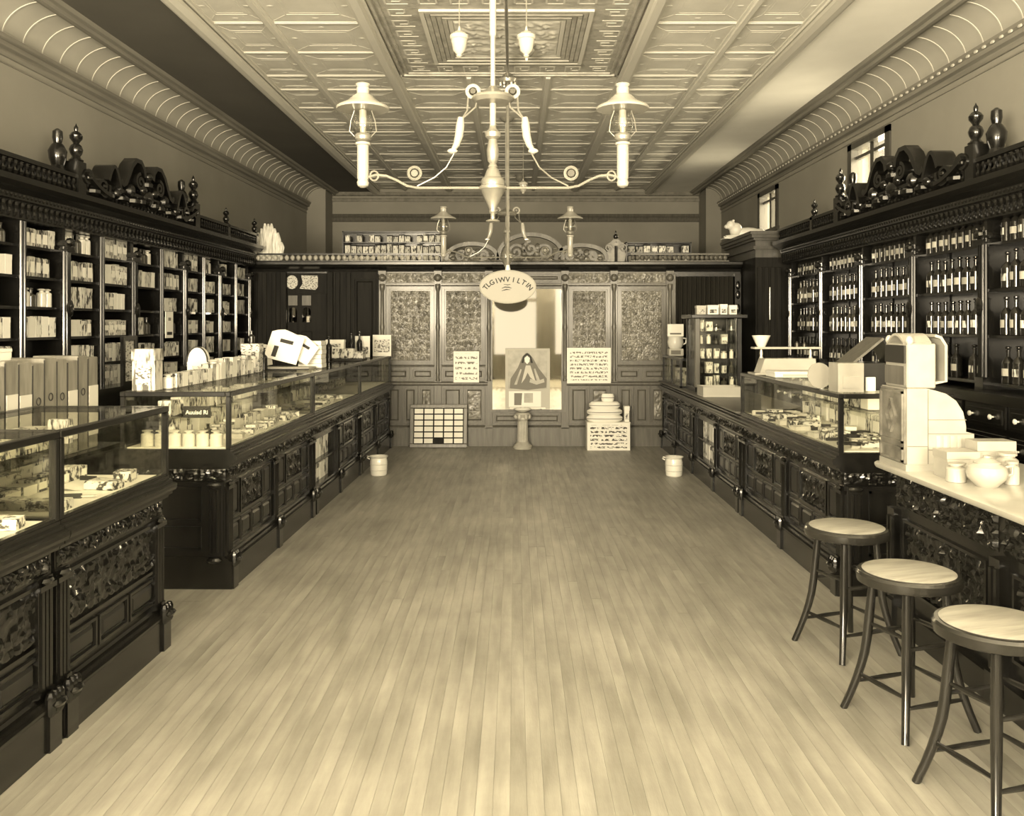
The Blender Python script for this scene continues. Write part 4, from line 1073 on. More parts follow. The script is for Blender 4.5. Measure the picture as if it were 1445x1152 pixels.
MB().box(-0.27, 0.27, -0.06, 0.06, 0.205, 0.222).build('beam', 'marble', t, smooth=False, bevel=0.003)
for x in (-0.2, 0.2): MB().lathe([(0.018, 0.13), (0.01, 0.15), (0.014, 0.17), (0.008, 0.205)], c=(x, 0, 0), n=10).build('pillar', 'nickel', t)
MB().lathe([(0.03, 0.222), (0.035, 0.228), (0.045, 0.25), (0.075, 0.315), (0.07, 0.315), (0.038, 0.25), (0.01, 0.24)], c=(-0.2, 0, 0), n=20).build('weighing_pan', 'porcelain', t)
for k, (x, r_, h) in enumerate(((0.09, 0.018, 0.03), (0.15, 0.015, 0.025))): MB().lathe([(r_, 0.222), (r_, 0.222+h), (r_*0.5, 0.225+h), (r_*0.6, 0.235+h)], c=(x, 0, 0), n=10).build('weight', 'dark_metal', t)
t = carton_at('carton', 'flat white parcel lying before the scale on the right showcase', 'parcel', 1.98, 2.32, 6.75, 7.0, 1.19, 0.045)

# ================================================================== BACK PARTITION
YP = 11.6
pt = thing('partition', 'carved wooden partition with embossed panels and mirror across the back of the shop', 'partition')
def pbox(nm, x0, x1, d0, d1, z0, z1, m='oak', parent=pt, bevel=0.0): return MB().box(x0, x1, YP-d1, YP-d0, z0, z1).build(nm, m, parent, smooth=False, bevel=bevel)
DX0, DX1 = -3.03, -2.42                     # doorway on the left
CX0, CX1 = 2.13, 2.90                       # curtained opening on the right
pbox('wall_board', -3.5, DX0, -0.1, 0.0, 0, 2.3, 'wood_dull'); pbox('wall_board', DX1, -1.78, -0.1, 0.0, 0, 2.3, 'wood_dull')
pbox('wall_board', -1.78, 2.06, -0.1, 0.0, 0, 2.3, 'oak'); pbox('head_board', DX0, DX1, -0.1, 0.0, 2.26, 2.3, 'wood')
pbox('head_board', 2.06, 2.95, -0.1, 0.0, 2.22, 2.3, 'wood')
MB().ext([(0, 2.28), (0.03, 2.28), (0.04, 2.31), (0.10, 2.34), (0.12, 2.37), (0.12, 2.40), (0.09, 2.41), (-0.12, 2.41), (-0.12, 2.28)], lambda u, v, q: (q, YP-u, v), -3.5, 2.95).build('cornice', 'wood', pt, smooth=False)
COLS = [-1.735, -1.01, -0.343, 0.65, 1.29, 2.02]
# baseboard and rails
pbox('base_board', -1.78, 2.06, 0, 0.03, 0, 0.23, 'oak'); MB().ext([(0, 0.23), (0.045, 0.23), (0.045, 0.245), (0.02, 0.265), (0, 0.27)], lambda u, v, q: (q, YP-u, v), -1.78, 2.06).build('base_moulding', 'oak', pt, smooth=False)
for a, c in ((-1.78, -0.36), (0.67, 2.06)):
    MB().ext([(0, 0.79), (0.03, 0.79), (0.045, 0.81), (0.045, 0.825), (0.02, 0.845), (0, 0.845)], lambda u, v, q: (q, YP-u, v), a, c).build('chair_rail', 'oak', pt, smooth=False)
    MB().ext([(0, 1.035), (0.02, 1.035), (0.025, 1.055), (0, 1.06)], lambda u, v, q: (q, YP-u, v), a, c).build('mid_rail', 'oak', pt, smooth=False)
MB().ext([(0, 2.09), (0.02, 2.09), (0.035, 2.105), (0.035, 2.12), (0, 2.125)], lambda u, v, q: (q, YP-u, v), -1.78, 2.06).build('upper_rail', 'oak', pt, smooth=False)
def framed(x0, x1, z0, z1, m='oak', raised=True, nm='panel', t=0.022):
    b_ = MB(); d = 0.022
    b_.box(x0, x1, YP-d, YP, z0, z0+t); b_.box(x0, x1, YP-d, YP, z1-t, z1); b_.box(x0, x0+t, YP-d, YP, z0+t, z1-t); b_.box(x1-t, x1, YP-d, YP, z0+t, z1-t)
    if raised:
        g = t+0.02; e = 0.018
        if x1-x0 > 2*g+2*e and z1-z0 > 2*g+2*e:
            b_.add([(x0+g, YP, z0+g), (x1-g, YP, z0+g), (x1-g, YP, z1-g), (x0+g, YP, z1-g), (x0+g+e, YP-0.014, z0+g+e), (x1-g-e, YP-0.014, z0+g+e), (x1-g-e, YP-0.014, z1-g-e), (x0+g+e, YP-0.014, z1-g-e)],
                   [(4, 5, 6, 7), (0, 1, 5, 4), (1, 2, 6, 5), (2, 3, 7, 6), (3, 0, 4, 7)])
    return b_.build(nm, m, pt, smooth=False)
seed = 1
for a, c in ((COLS[0], COLS[1]), (COLS[1], COLS[2]), (COLS[3], COLS[4]), (COLS[4], COLS[5])):
    x0, x1 = a+0.05, c-0.05; seed += 1
    framed(x0, x1, 1.065, 2.085, raised=False, nm='panel_frame', t=0.035)
    b_ = MB(); w, h = x1-x0-0.11, 0.91
    relief(b_, w, h, 70, 110, 0.014, lambda u, v, z: (x0+0.055+u, YP-0.006-z, 1.12+v), seed, [0.085, 0.07, 0.08, 0.09][seed % 4])
    b_.build('embossed_panel', 'oak_carved', pt)
    m_ = (x0+x1)/2
    framed(x0, m_-0.012, 0.86, 1.025); framed(m_+0.012, x1, 0.86, 1.025)
    nn = 2 if c-a < 0.68 else 3
    for k in range(nn):
        q0, q1 = x0+(x1-x0)*k/nn+0.006, x0+(x1-x0)*(k+1)/nn-0.006
        framed(q0, q1, 0.29, 0.78)
        if k == nn-1:
            b_ = MB(); relief(b_, q1-q0-0.10, 0.36, 12, 34, 0.014, lambda u, v, z: (q0+0.05+u, YP-0.015-z, 0.355+v), 7, 0.09); b_.build('carved_drop', 'oak_carved', pt)
    b_ = MB(); relief(b_, x1-x0, 0.13, 60, 14, 0.018, lambda u, v, z: (x0+u, YP-0.004-z, 2.135+v), 5, 0.11); b_.build('carved_frieze', 'oak_carved', pt)
framed(COLS[2]+0.05, COLS[3]-0.05, 0.28, 0.44)
framed(COLS[2]+0.05, COLS[3]-0.05, 2.135, 2.265)
col = MB(); col.box(-0.045, 0.045, -0.03, 0, 0.27, 2.28)
col.lathe([(0.026, 0.85), (0.03, 0.87), (0.02, 0.89), (0.024, 1.0), (0.02, 1.04), (0.024, 1.5), (0.032, 1.55), (0.024, 1.6), (0.02, 2.02), (0.032, 2.05), (0.036, 2.1), (0.03, 2.12)], c=(0, -0.045, 0), n=12)
col.ell((0, -0.05, 2.2), 0.05, 0.04, 0.05, 10, 6); col.box(-0.05, 0.05, -0.06, 0, 2.25, 2.29); col.box(-0.05, 0.05, -0.045, 0, 0.0, 0.27); col.ell((0, -0.045, 0.95), 0.03, 0.02, 0.05, 8, 5)
col = col.mesh('turned_column', 'oak')
for x in COLS: ob('turned_column', col, pt, (x, YP, 0))
# the mirror
b_ = MB(); mx_0, mx_1, mz0, mz1 = -0.325, 0.632, 0.477, 2.055; t_ = 0.03
b_.box(mx_0-t_, mx_1+t_, YP-0.035, YP, mz0-t_, mz0); b_.box(mx_0-t_, mx_1+t_, YP-0.035, YP, mz1, mz1+t_); b_.box(mx_0-t_, mx_0, YP-0.035, YP, mz0, mz1); b_.box(mx_1, mx_1+t_, YP-0.035, YP, mz0, mz1)
mf = b_.build('mirror_frame', 'oak', pt, smooth=False)
MB().box(mx_0, mx_1, YP-0.012, YP-0.004, mz0, mz1).build('mirror', 'mirror', mf, smooth=False)
# dark left wing: boards, doorway with stained lights
for x in (-3.4, -3.28, -3.16, -2.32, -2.18): pbox('stile', x-0.03, x+0.03, 0, 0.02, 0.1, 2.27, 'wood_dull', bevel=0.006)
framed(-2.12, -1.82, 0.3, 2.2, 'wood_dull')
for x in (DX0, DX1): pbox('door_jamb', x-0.04, x+0.04, -0.1, 0.035, 0, 2.28, 'wood_dull', bevel=0.008)
dl = MB().box(DX0+0.04, DX1-0.04, YP+0.05, YP+0.09, 0.0, 2.0).build('door_1', 'wood_dull', None, smooth=False); struct(dl, 'dark panelled door with two arched lights in the left of the partition')
for x in (-2.92, -2.74):
    b_ = MB(); b_.ext([(-0.055, 0), (0.055, 0), (0.055, 0.14)]+[(0.055*math.cos(a*PI/8), 0.14+0.055*math.sin(a*PI/8)) for a in range(1, 8)]+[(-0.055, 0.14)], lambda u, v, w: (x+u, YP+0.05+w, 1.62+v), -0.012, 0)
    b_.build('arched_light', 'mirror', dl, smooth=False)
    b_ = MB(); b_.box(x-0.06, x+0.06, YP+0.03, YP+0.05, 1.84, 1.97); b_.build('upper_panel', 'oak', dl, smooth=False)
    framed_z = MB().box(x-0.07, x+0.07, YP+0.035, YP+0.05, 0.3, 1.5).build('door_panel', 'wood_dull', dl, smooth=False, bevel=0.006)
tr = MB().box(DX0+0.04, DX1-0.04, YP+0.03, YP+0.07, 2.0, 2.26).build('transom_board', 'wood_dull', pt, smooth=False)
b_ = MB(); b_.lathe([(0.5, -0.5), (0.5, 0.5)], n=20, fn=lambda x, y, z: (-2.93+x*0.155, YP+0.026+z*0.008, 2.145+y*0.18)); b_.build('transom_light', 'print_fine', tr, smooth=False)
b_ = MB(); b_.ext([(-0.12, -0.085), (0.09, -0.1), (0.12, -0.06), (0.12, 0.085), (-0.10, 0.09), (-0.085, 0.03), (-0.08, -0.02)], lambda u, v, w: (-2.71+u, YP+0.026+w, 2.145+v), -0.004, 0.004); b_.build('transom_light', 'print_fine', tr, smooth=False)
# gallery of turned beads on the left, lattice on the right
def gallery(x0, x1, nm, m, step=0.075, z=2.41):
    b_ = MB(); b_.box(x0, x1, YP-0.09, YP-0.065, z+0.085, z+0.105); b_.box(x0, x1, YP-0.09, YP-0.065, z, z+0.012)
    b_.build(nm+'_rails', m, pt, smooth=False)
    x = x0+0.03; b_ = MB()
    while x < x1-0.02:
        b_.lathe([(0.008, 0.0), (0.01, 0.015), (0.027, 0.03), (0.03, 0.048), (0.027, 0.066), (0.01, 0.08), (0.008, 0.09)], c=(x, YP-0.078, z), n=8); x += step
    o = b_.build(nm+'_beads', 'pedestal' if m == 'wood' else m, pt); o['kind'] = 'stuff'
gallery(-3.45, -0.98, 'gallery', 'wood'); gallery(1.5, 2.78, 'lattice', 'oak', 0.06)
# carved cresting in the middle: three segmental arches filled with scrolls
fnp = lambda u, v, w: (u, YP-0.06+w, 2.41+v)
def crest(nm, paths, blobs=(), w0=-0.02, w1=0.03):
    b_ = MB()
    for pth, tk in paths: b_.band(pth, tk, fnp, w0, w1)
    for (u, v, a, c) in blobs: b_.ell(fnp(u, v, 0), a, 0.03, c, 8, 5)
    return b_.build(nm, 'oak', pt)
for (xc, hw, hh) in ((-0.56, 0.33, 0.21), (0.20, 0.42, 0.33), (0.86, 0.33, 0.19)):
    crest('crest_arch', [([(xc+hw*math.cos(PI*(1-k/20)), 0.02+hh*math.sin(PI*k/20)**0.8) for k in range(21)], 0.05)], w0=-0.05, w1=0.05)
    crest('crest_scrolls', [(spiral(xc-hw*0.45, hh*0.36, hh*0.34, 0.01, 0, 1.6, 20), 0.034), (spiral(xc+hw*0.45, hh*0.36, hh*0.34, 0.01, 0, 1.6, 20, -1), 0.034), (spiral(xc, hh*0.5, hh*0.3, 0.01, PI/2, 1.4, 20), 0.034)],
          [(xc-hw*0.22, hh*0.55, 0.04, 0.06), (xc+hw*0.22, hh*0.55, 0.04, 0.06), (xc-hw*0.2, 0.1, 0.06, 0.05), (xc+hw*0.2, 0.1, 0.06, 0.05), (xc, 0.05, 0.06, 0.045), (xc-hw*0.75, 0.04, 0.05, 0.03), (xc+hw*0.75, 0.04, 0.05, 0.03)])
b_ = MB(); relief(b_, 2.3, 0.10, 120, 10, 0.03, lambda u, v, z: (-0.95+u, YP-0.06-z, 2.41+v), 3, 0.10); b_.build('crest_band', 'oak_carved', pt)
b_ = MB(); b_.box(-0.95, 1.35, YP-0.06, YP-0.03, 2.41, 2.51); b_.build('crest_backing', 'oak', pt, smooth=False)
b_ = MB(); b_.ext([(-0.11, 0), (0.11, 0), (0.13, 0.1), (0.09, 0.16), (0.12, 0.22), (0.07, 0.25), (0.03, 0.29), (-0.03, 0.29), (-0.07, 0.25), (-0.12, 0.22), (-0.09, 0.16), (-0.13, 0.1)], lambda u, v, w: fnp(1.31+u, v, w), -0.03, 0.01)
b_.build('crest_tablet', 'oak_carved', pt)
b_ = MB(); finial(b_, lambda x, y, z: (1.31+x, YP-0.06+y, 2.58+z), 0.24, 0.035); b_.lathe([(0.02, 0), (0.02, 0.2)], c=(1.31, YP-0.1, 2.41), n=8); b_.build('crest_finial', 'carved', pt)
for k, x in enumerate((1.22, 1.40)): crest('crest_scroll', [(spiral(x, 0.17, 0.06, 0.01, 0, 1.5, 18, 1-2*k), 0.016)], w0=-0.05, w1=0.0)
# curtain in the right opening, carved jamb beside it
b_ = MB(); b_.grid(120, 6, lambda u, v: (CX0-0.05+(CX1-CX0+0.02)*u, YP+0.045+0.04*math.sin(u*2*PI*13+0.6*math.sin(v*3))+0.008*math.sin(u*71), 2.2*v+0.03))
o = b_.build('curtain', 'drape', None, recalc=False); tag(o, 'dark pleated curtain closing the opening right of the partition panels', 'curtain')
MB().tube([(CX0-0.06, YP+0.03, 2.235), (CX1-0.02, YP+0.03, 2.235)], 0.012, 8).build('rod', 'dark_metal', o)
pbox('jamb', 2.06, 2.10, -0.1, 0.03, 0, 2.25, 'oak', bevel=0.006); pbox('jamb', 2.87, 2.95, -0.1, 0.03, 0, 2.25, 'wood')
b_ = MB()
for z in (1.15, 1.4, 1.62, 1.8, 1.98, 2.1): b_.ell((2.91, YP-0.035, z), 0.03, 0.02, 0.06, 8, 5)
b_.build('jamb_carving', 'carved', pt)
# ---- corner cupboard on the right, its cornice rising behind the partition
t = thing('corner_cupboard', 'tall dark panelled cupboard in the far right corner with stepped cornice', 'cupboard')
MB().box(2.97, XR-0.002, 10.95, 12.5, 0, 2.42).build('body', 'wood_dull', t, smooth=False)
for k, (q, z0_, z1_) in enumerate(((0.0, 2.42, 2.52), (0.03, 2.52, 2.56), (0.0, 2.56, 2.63), (0.03, 2.63, 2.66), (0.06, 2.66, 2.70), (0.08, 2.70, 2.74))):
    MB().box(2.97-q, XR-0.002, 10.95-q, 12.5, z0_, z1_).build('cornice_step', 'oak_dark', t, smooth=False)
for k in range(4): MB().box(2.99+0.08*k, 3.05+0.08*k, 10.93, 10.95, 0.2, 2.3).build('board', 'wood_dull', t, smooth=False, bevel=0.006)
MB().lathe([(0.008, 1.65), (0.01, 1.7), (0.01, 2.0), (0.008, 2.05)], c=(3.14, 10.92, 0), n=8).build('pull', 'brass', t)
# ---- white plaster lion on the cupboard
b_ = MB(); c0 = (3.12, 12.05, 2.746)
lion = thing('plaster_lion', 'white plaster figure of a reclining animal on the corner cupboard', 'figure', c0)
sk = MB(); sk.ell((0.05, 0, 0.08), 0.2, 0.09, 0.085, 14, 8); sk.ell((-0.12, 0, 0.13), 0.09, 0.09, 0.1, 12, 8); sk.ell((0.2, 0.0, 0.07), 0.09, 0.1, 0.08, 12, 8)
sk.tube([(-0.1, -0.06, 0.05), (-0.2, -0.06, 0.03), (-0.27, -0.06, 0.025)], [0.035, 0.03, 0.025], 8); sk.tube([(-0.1, 0.06, 0.05), (-0.2, 0.06, 0.03), (-0.27, 0.06, 0.025)], [0.035, 0.03, 0.025], 8)
sk.build('body', 'enamel', lion)
b_ = MB(); b_.ell((-0.19, -0.02, 0.19), 0.065, 0.06, 0.065, 12, 8); b_.ell((-0.25, -0.03, 0.17), 0.035, 0.035, 0.03, 8, 6); b_.ell((-0.17, -0.07, 0.245), 0.018, 0.012, 0.02, 6, 4); b_.ell((-0.17, 0.03, 0.245), 0.018, 0.012, 0.02, 6, 4); b_.build('head', 'enamel', lion)
MB().box(-0.3, 0.3, -0.12, 0.12, -0.0, 0.02).build('base', 'enamel', lion, smooth=False)
# ---- plumes at the left end of the partition
pl = thing('plume_display', 'fan-shaped bunch of white plumes standing on the left end of the partition', 'plumes', (-3.24, 11.62, 2.41))
for k in range(9):
    u = (k-4)/4; x = u*0.17; h = 0.50-0.24*u*u+0.02*(k % 2)
    b_ = MB(); b_.tube([(x*0.75, 0.01*(k % 2), 0.0), (x*0.95, 0.01*(k % 2), h*0.4), (x, 0.012*(k % 3), h*0.75), (x*1.02, 0, h)], [0.02, 0.034, 0.04, 0.012], 7); b_.build('plume', 'plume', pl)
MB().lathe([(0.05, 0), (0.07, 0.02), (0.075, 0.05), (0.05, 0.06)], n=12, fn=lambda x, y, z: (x*2.2, y*0.5, z)).build('holder', 'enamel', pl)
# ---- stock shelves standing behind the partition
def stock_shelf(name, label, x0, x1, ztop, lv, cw, group, where):
    t = thing(name, label, 'shelf', ((x0+x1)/2, 12.9, 0)); w = x1-x0
    MB().box(-w/2, w/2, 0.14, 0.16, 0, ztop).build('back', 'wood', t, smooth=False)
    for x in (-w/2, w/2-0.02): MB().box(x, x+0.02, -0.1, 0.14, 0, ztop).build('side', 'wood', t, smooth=False)
    MB().box(-w/2, w/2, -0.1, 0.14, ztop-0.015, ztop).build('top', 'wood', t, smooth=False)
    for i, z in enumerate(lv):
        MB().box(-w/2+0.02, w/2-0.02, -0.1, 0.14, z-0.012, z).build('shelf_board', 'wood', t, smooth=False)
        n = min(20, int((w-0.06)/cw))
        for k in range(n):
            if R.random() < 0.1: continue
            h = (lv[i+1] if i+1 < len(lv) else ztop-0.015)-z-0.02
            p = R.choice([stock_boxes[2]]*5+[stock_boxes[0], stock_boxes[1]])
            p.put((x0+0.03+(k+0.5)*(w-0.06)/n, 12.87, z), '%s box from the left, %s row, on %s' % (ORD[k], ['lower', 'middle', 'upper'][i], where), 'box', group, rot=(0, 0, -PI/2), scale=(0.1, cw*0.85, h*R.uniform(0.75, 1)))
stock_shelf('stock_shelf', 'shelf of small boxes above the left of the partition', -2.5, -1.05, 2.94, (2.47, 2.62, 2.78), 0.085, 'boxes behind the partition', 'the stock shelf behind the partition, left')
stock_shelf('stock_shelf', 'low dark shelf of boxes above the right of the partition', 1.6, 2.55, 2.78, (2.49, 2.63), 0.11, 'boxes behind the partition', 'the stock shelf behind the partition, right')
b_ = MB(); b_.ell((0, 0, 0.08), 0.18, 0.1, 0.09, 14, 8); o = b_.build('cloth_bundle', 'cloth_grey'); o.location = (0.53, 11.66, 2.41); tag(o, 'rounded grey cloth bundle on top of the partition right of the sign', 'bundle')
MB().tube([(-0.05, 0, 0.172), (0, -0.02, 0.18), (0.06, 0, 0.172)], 0.012, 6).build('knot', 'cloth_grey', o)

# ---- tall display cabinet, tray and small case on the right counter
t = thing('display_cabinet', 'tall glazed display cabinet standing on the right counter', 'display cabinet', (1.95, 9.6, 0.86))
cw_, cd_ = 0.51, 0.5
MB().box(-0.05, cw_+0.05, -0.05, cd_+0.04, 0.80, 0.84).build('top', 'wood', t, smooth=False, bevel=0.006)
MB().box(0, cw_, 0, cd_, 0, 0.05).build('base', 'wood', t, smooth=False)
for x in (0, cw_-0.055):
    for y in (0, cd_-0.055): MB().box(x, x+0.055, y, y+0.055, 0.05, 0.80).build('corner_post', 'oak' if x == 0 and y == 0 else 'wood', t, smooth=False, bevel=0.006)
MB().box(0.055, cw_-0.055, 0.02, 0.025, 0.05, 0.80).build('front_pane', 'glass', t, smooth=False)
MB().box(0.02, 0.025, 0.055, cd_-0.055, 0.05, 0.80).build('side_pane', 'glass', t, smooth=False)
MB().box(0.05, cw_-0.05, cd_-0.03, cd_-0.02, 0.05, 0.80).build('back', 'wood', t, smooth=False)
MB().box(cw_-0.025, cw_-0.02, 0.055, cd_-0.055, 0.05, 0.80).build('side_pane', 'glass', t, smooth=False)
cz = (0.05, 0.2, 0.36, 0.52, 0.66)
for z in cz[1:]: MB().box(0.03, cw_-0.03, 0.06, cd_-0.04, z-0.008, z).build('glass_shelf', 'glass', t, smooth=False)
for i, z in enumerate(cz):
    for k in range(5):
        if R.random() < 0.1: continue
        p = R.choice([cartons[0], cartons[1], cartons[2], btl_a, btl_a, vial]); kd = 'bottle' if p is btl_a else 'jar' if p is vial else 'carton'
        w = R.uniform(0.04, 0.072)
        p.put((1.95+0.09+0.083*k, 9.72, 0.86+z), '%s %s from the left, %s shelf of the tall display cabinet' % (ORD[k], kd, ['bottom', 'fourth', 'middle', 'second', 'top'][i]), kd, 'goods in the display cabinet', rot=(0, 0, -PI/2), scale=(w, w, R.uniform(0.06, 0.125)))
for k, (x0, x1, h, lab) in enumerate(((2.0, 2.10, 0.1, 'small framed card box on the display cabinet, leftmost'), (2.12, 2.24, 0.105, 'white printed box in the middle of the display cabinet top'), (2.26, 2.335, 0.115, 'plain white box on the display cabinet top'), (2.36, 2.44, 0.105, 'white box with dark top on the display cabinet, rightmost'))):
    carton_at('carton', lab, 'box', x0, x1, 9.75, 9.85, 1.70, h, 'paper' if k != 0 else 'paper_grey', lm='print_fine_mid')
MB_t = thing('display_tray', 'low pale wooden tray before the display cabinet on the right counter', 'tray', (2.1, 9.1, 0.86))
b_ = MB(); b_.box(-0.2, 0.2, -0.15, 0.15, 0, 0.01); b_.build('bottom', 'paper_grey', MB_t, smooth=False)
for q in (((-0.2, 0.2, -0.15, -0.14)), ((-0.2, 0.2, 0.14, 0.15)), ((-0.2, -0.19, -0.14, 0.14)), ((0.19, 0.2, -0.14, 0.14))): MB().box(*q, 0.01, 0.10).build('side', 'paper_grey', MB_t, smooth=False)
t = thing('counter_case', 'low glass case on the far end of the right counter', 'showcase', (1.90, 10.2, 0.86)); L_, D_, H_ = 1.22, 0.5, 0.34
for x in (0, D_-0.025):
    for y in (0, L_/2, L_-0.025): MB().box(x, x+0.025, y, y+0.025, 0, H_-0.03).build('post', 'wood', t, smooth=False)
    MB().box(x, x+0.028, 0, L_, H_-0.03, H_).build('top_rail', 'wood_y', t, smooth=False)
    MB().box(x+0.01, x+0.014, 0.025, L_-0.025, 0.02, H_-0.03).build('pane', 'glass', t, smooth=False)
for y in (0, L_-0.028): MB().box(0.028, D_-0.025, y, y+0.028, H_-0.03, H_).build('top_rail', 'wood', t, smooth=False); MB().box(0.025, D_-0.025, y+0.01, y+0.014, 0.02, H_-0.03).build('pane', 'glass', t, smooth=False)
MB().box(0, D_, 0, L_, 0, 0.02).build('base', 'wood', t, smooth=False)
MB().box(0.03, D_-0.03, 0.03, L_-0.03, H_-0.008, H_-0.002).build('top_pane', 'glass', t, smooth=False)
for k in range(6): cartons[k % 3].put((2.1, 10.35+0.18*k, 0.88), '%s carton from the left inside the low glass case on the right counter' % ORD[5-k], 'carton', 'goods in the low glass case', rot=(0, 0, PI), scale=(0.12, 0.13, 0.12+0.02*(k % 3)))
# white vessels on the low glass case
t = thing('lamp_shade_stack', 'grey box base below the white pitcher on the low glass case', 'box', (2.0, 11.05, 1.2))
MB().box(-0.09, 0.09, -0.08, 0.08, 0, 0.09).build('body', 'paper_grey', t, smooth=False, bevel=0.01); MB().box(-0.07, 0.05, -0.085, -0.08, 0.02, 0.07).build('label', 'mid_ink', t, smooth=False)
t = thing('pitcher', 'white pitcher with a handle on the low glass case', 'pitcher', (2.0, 11.05, 1.29))
MB().lathe([(0.07, 0), (0.09, 0.03), (0.1, 0.08), (0.09, 0.13), (0.1, 0.155), (0.09, 0.155), (0.02, 0.12)], n=18).build('body', 'porcelain', t)
MB().tube([(0.09, 0, 0.13), (0.135, 0, 0.125), (0.13, 0, 0.07), (0.095, 0, 0.05)], 0.01, 8).build('handle', 'porcelain', t)
t = thing('price_card', 'white card standing on the pitcher of the low glass case', 'card', (2.0, 11.05, 1.445))
MB().box(-0.1, 0.1, -0.004, 0.004, 0, 0.15).build('card', 'paper', t, smooth=False); MB().box(-0.07, 0.07, -0.006, -0.004, 0.02, 0.04).build('print', 'mid_ink', t, smooth=False)

# ---- things standing along the foot of the partition
t = thing('sample_display', 'wooden framed display holding a grid of white cards, leaning on the partition', 'display', (-0.993, 11.42, 0.0)); t.rotation_euler = (math.radians(-10), 0, 0)
w, h = 0.745, 0.56; q = 0.05
b_ = MB(); b_.box(-w/2, w/2, 0, 0.03, 0, q); b_.box(-w/2, w/2, 0, 0.03, h-q, h); b_.box(-w/2, -w/2+q, 0, 0.03, q, h-q); b_.box(w/2-q, w/2, 0, 0.03, q, h-q); b_.build('frame', 'oak', t, smooth=False, bevel=0.006)
MB().box(-w/2+q, w/2-q, 0.015, 0.025, q, h-q).build('backing', 'wood_dull', t, smooth=False)
cwid, chg = (w-2*q)/5, (h-2*q)/6
cmsh = MB().box(-cwid/2+0.009, cwid/2-0.009, 0.008, 0.015, -chg/2+0.008, chg/2-0.008).mesh('card', 'paper', smooth=False)
for i in range(5):
    for j in range(6):
        if (i, j) in ((2, 0),): continue
        ob('card', cmsh, t, (-w/2+q+cwid*(i+0.5), 0, q+chg*(j+0.5)))
t = thing('pedestal', 'small carved plaster pedestal before the mirror', 'pedestal', (0.095, 11.36, 0))
MB().lathe([(0.12, 0), (0.125, 0.03), (0.11, 0.05), (0.085, 0.07), (0.075, 0.09)], n=10).build('foot', 'pedestal', t)
b_ = MB(); n = 12; b_.lathe([(0.058, 0.08), (0.056, 0.3), (0.06, 0.36)], n=12)
for k in range(8): a = 2*PI*k/8; b_.tube([(0.055*math.cos(a), 0.055*math.sin(a), 0.09), (0.053*math.cos(a), 0.053*math.sin(a), 0.35)], 0.012, 5)
b_.build('shaft', 'pedestal', t)
b_ = MB(); b_.lathe([(0.06, 0.35), (0.08, 0.38), (0.075, 0.40), (0.1, 0.44), (0.09, 0.46)], n=10)
for k in range(6): a = 2*PI*k/6; b_.ell((0.085*math.cos(a), 0.085*math.sin(a), 0.41), 0.028, 0.028, 0.035, 6, 4)
b_.build('capital', 'pedestal', t)
t = thing('shell_dish', 'white shell dish on top of the small pedestal', 'dish', (0.095, 11.36, 0.46))
MB().lathe([(0.03, 0), (0.05, 0.01), (0.11, 0.04), (0.115, 0.055), (0.1, 0.05), (0.02, 0.02)], n=14).build('bowl', 'porcelain', t)
for k in range(3): MB().ell((-0.05+0.05*k, 0, 0.045), 0.035, 0.03, 0.025, 8, 5).build('soap', 'enamel', t)
# stack of white goods right of the mirror
t = thing('printed_carton', 'large white carton with dark printing on the floor before the partition', 'carton', (1.18, 11.3, 0))
MB().box(-0.27, 0.27, -0.12, 0.12, 0, 0.345).build('body', 'sheet_carton', t, smooth=False); MB().box(-0.275, 0.275, -0.125, 0.125, 0.345, 0.352).build('top', 'paper', t, smooth=False)
z = 0.352; bun = [(-0.02, 0.225, 0.085, 'widest lowest white bundle stacked on the printed carton'), (-0.02, 0.22, 0.08, 'second white bundle up in the stack on the printed carton'), (-0.02, 0.195, 0.09, 'third white bundle up in the stack on the printed carton'), (0.02, 0.08, 0.1, 'small rounded white bundle on the very top of the stack')]
for k, (x, r_, h, lab) in enumerate(bun):
    b_ = MB(); b_.lathe([(r_*0.86, 0), (r_, h*0.25), (r_*1.03, h*0.5), (r_, h*0.75), (r_*0.85, h)], n=16, fn=lambda a, c, d: (a, c*0.5, d))
    o = b_.build('bundle', 'paper'); o.location = (1.16+x, 11.3, z); tag(o, lab, 'bundle', 'white bundles on the printed carton'); z += h
    MB().tube([(-r_*1.03, 0, h*0.5)]+[(r_*1.035*math.cos(PI+a*PI/8), r_*0.52*math.sin(PI+a*PI/8), h*0.5) for a in range(1, 8)]+[(r_*1.03, 0, h*0.5)], 0.004, 5).build('string', 'mid_ink', o)
carton_at('carton', 'upright white carton beside the bundles on the printed carton', 'carton', 1.39, 1.45, 11.25, 11.35, 0.352, 0.2, lm='print_fine')
# notices and poster
def sheet_obj(name, label, cat, px, m, Y, parts=()):
    x0, y0, x1, y1 = px; a = P(x0, y1, Y); c = P(x1, y0, Y); w, h = c[0]-a[0], c[2]-a[2]
    t = thing(name, label, cat, ((a[0]+c[0])/2, Y, a[2]))
    MB().box(-w/2, w/2, -0.004, 0.004, 0, h).build('sheet', m, t, smooth=False)
    return t, w, h
t, w, h = sheet_obj('notice', 'white notice card hung on the partition left of the mirror', 'notice', (640, 496, 676, 540), 'sheet_notice', 11.55)
t, w, h = sheet_obj('notice', 'wide white printed notice hung on the partition right of the mirror', 'notice', (800, 491, 862, 541), 'sheet_music', 11.55)
t, w, h = sheet_obj('poster', 'poster of a draped seated figure standing before the mirror', 'poster', (713, 492, 776, 577), 'paper_grey', 11.52)
def poly(nm, pts, m, d): MB().ext([(u*w-w/2, v*h) for u, v in pts], lambda u, v, q: (u, q, v), -0.005-d, -0.004).build(nm, m, t, smooth=False)
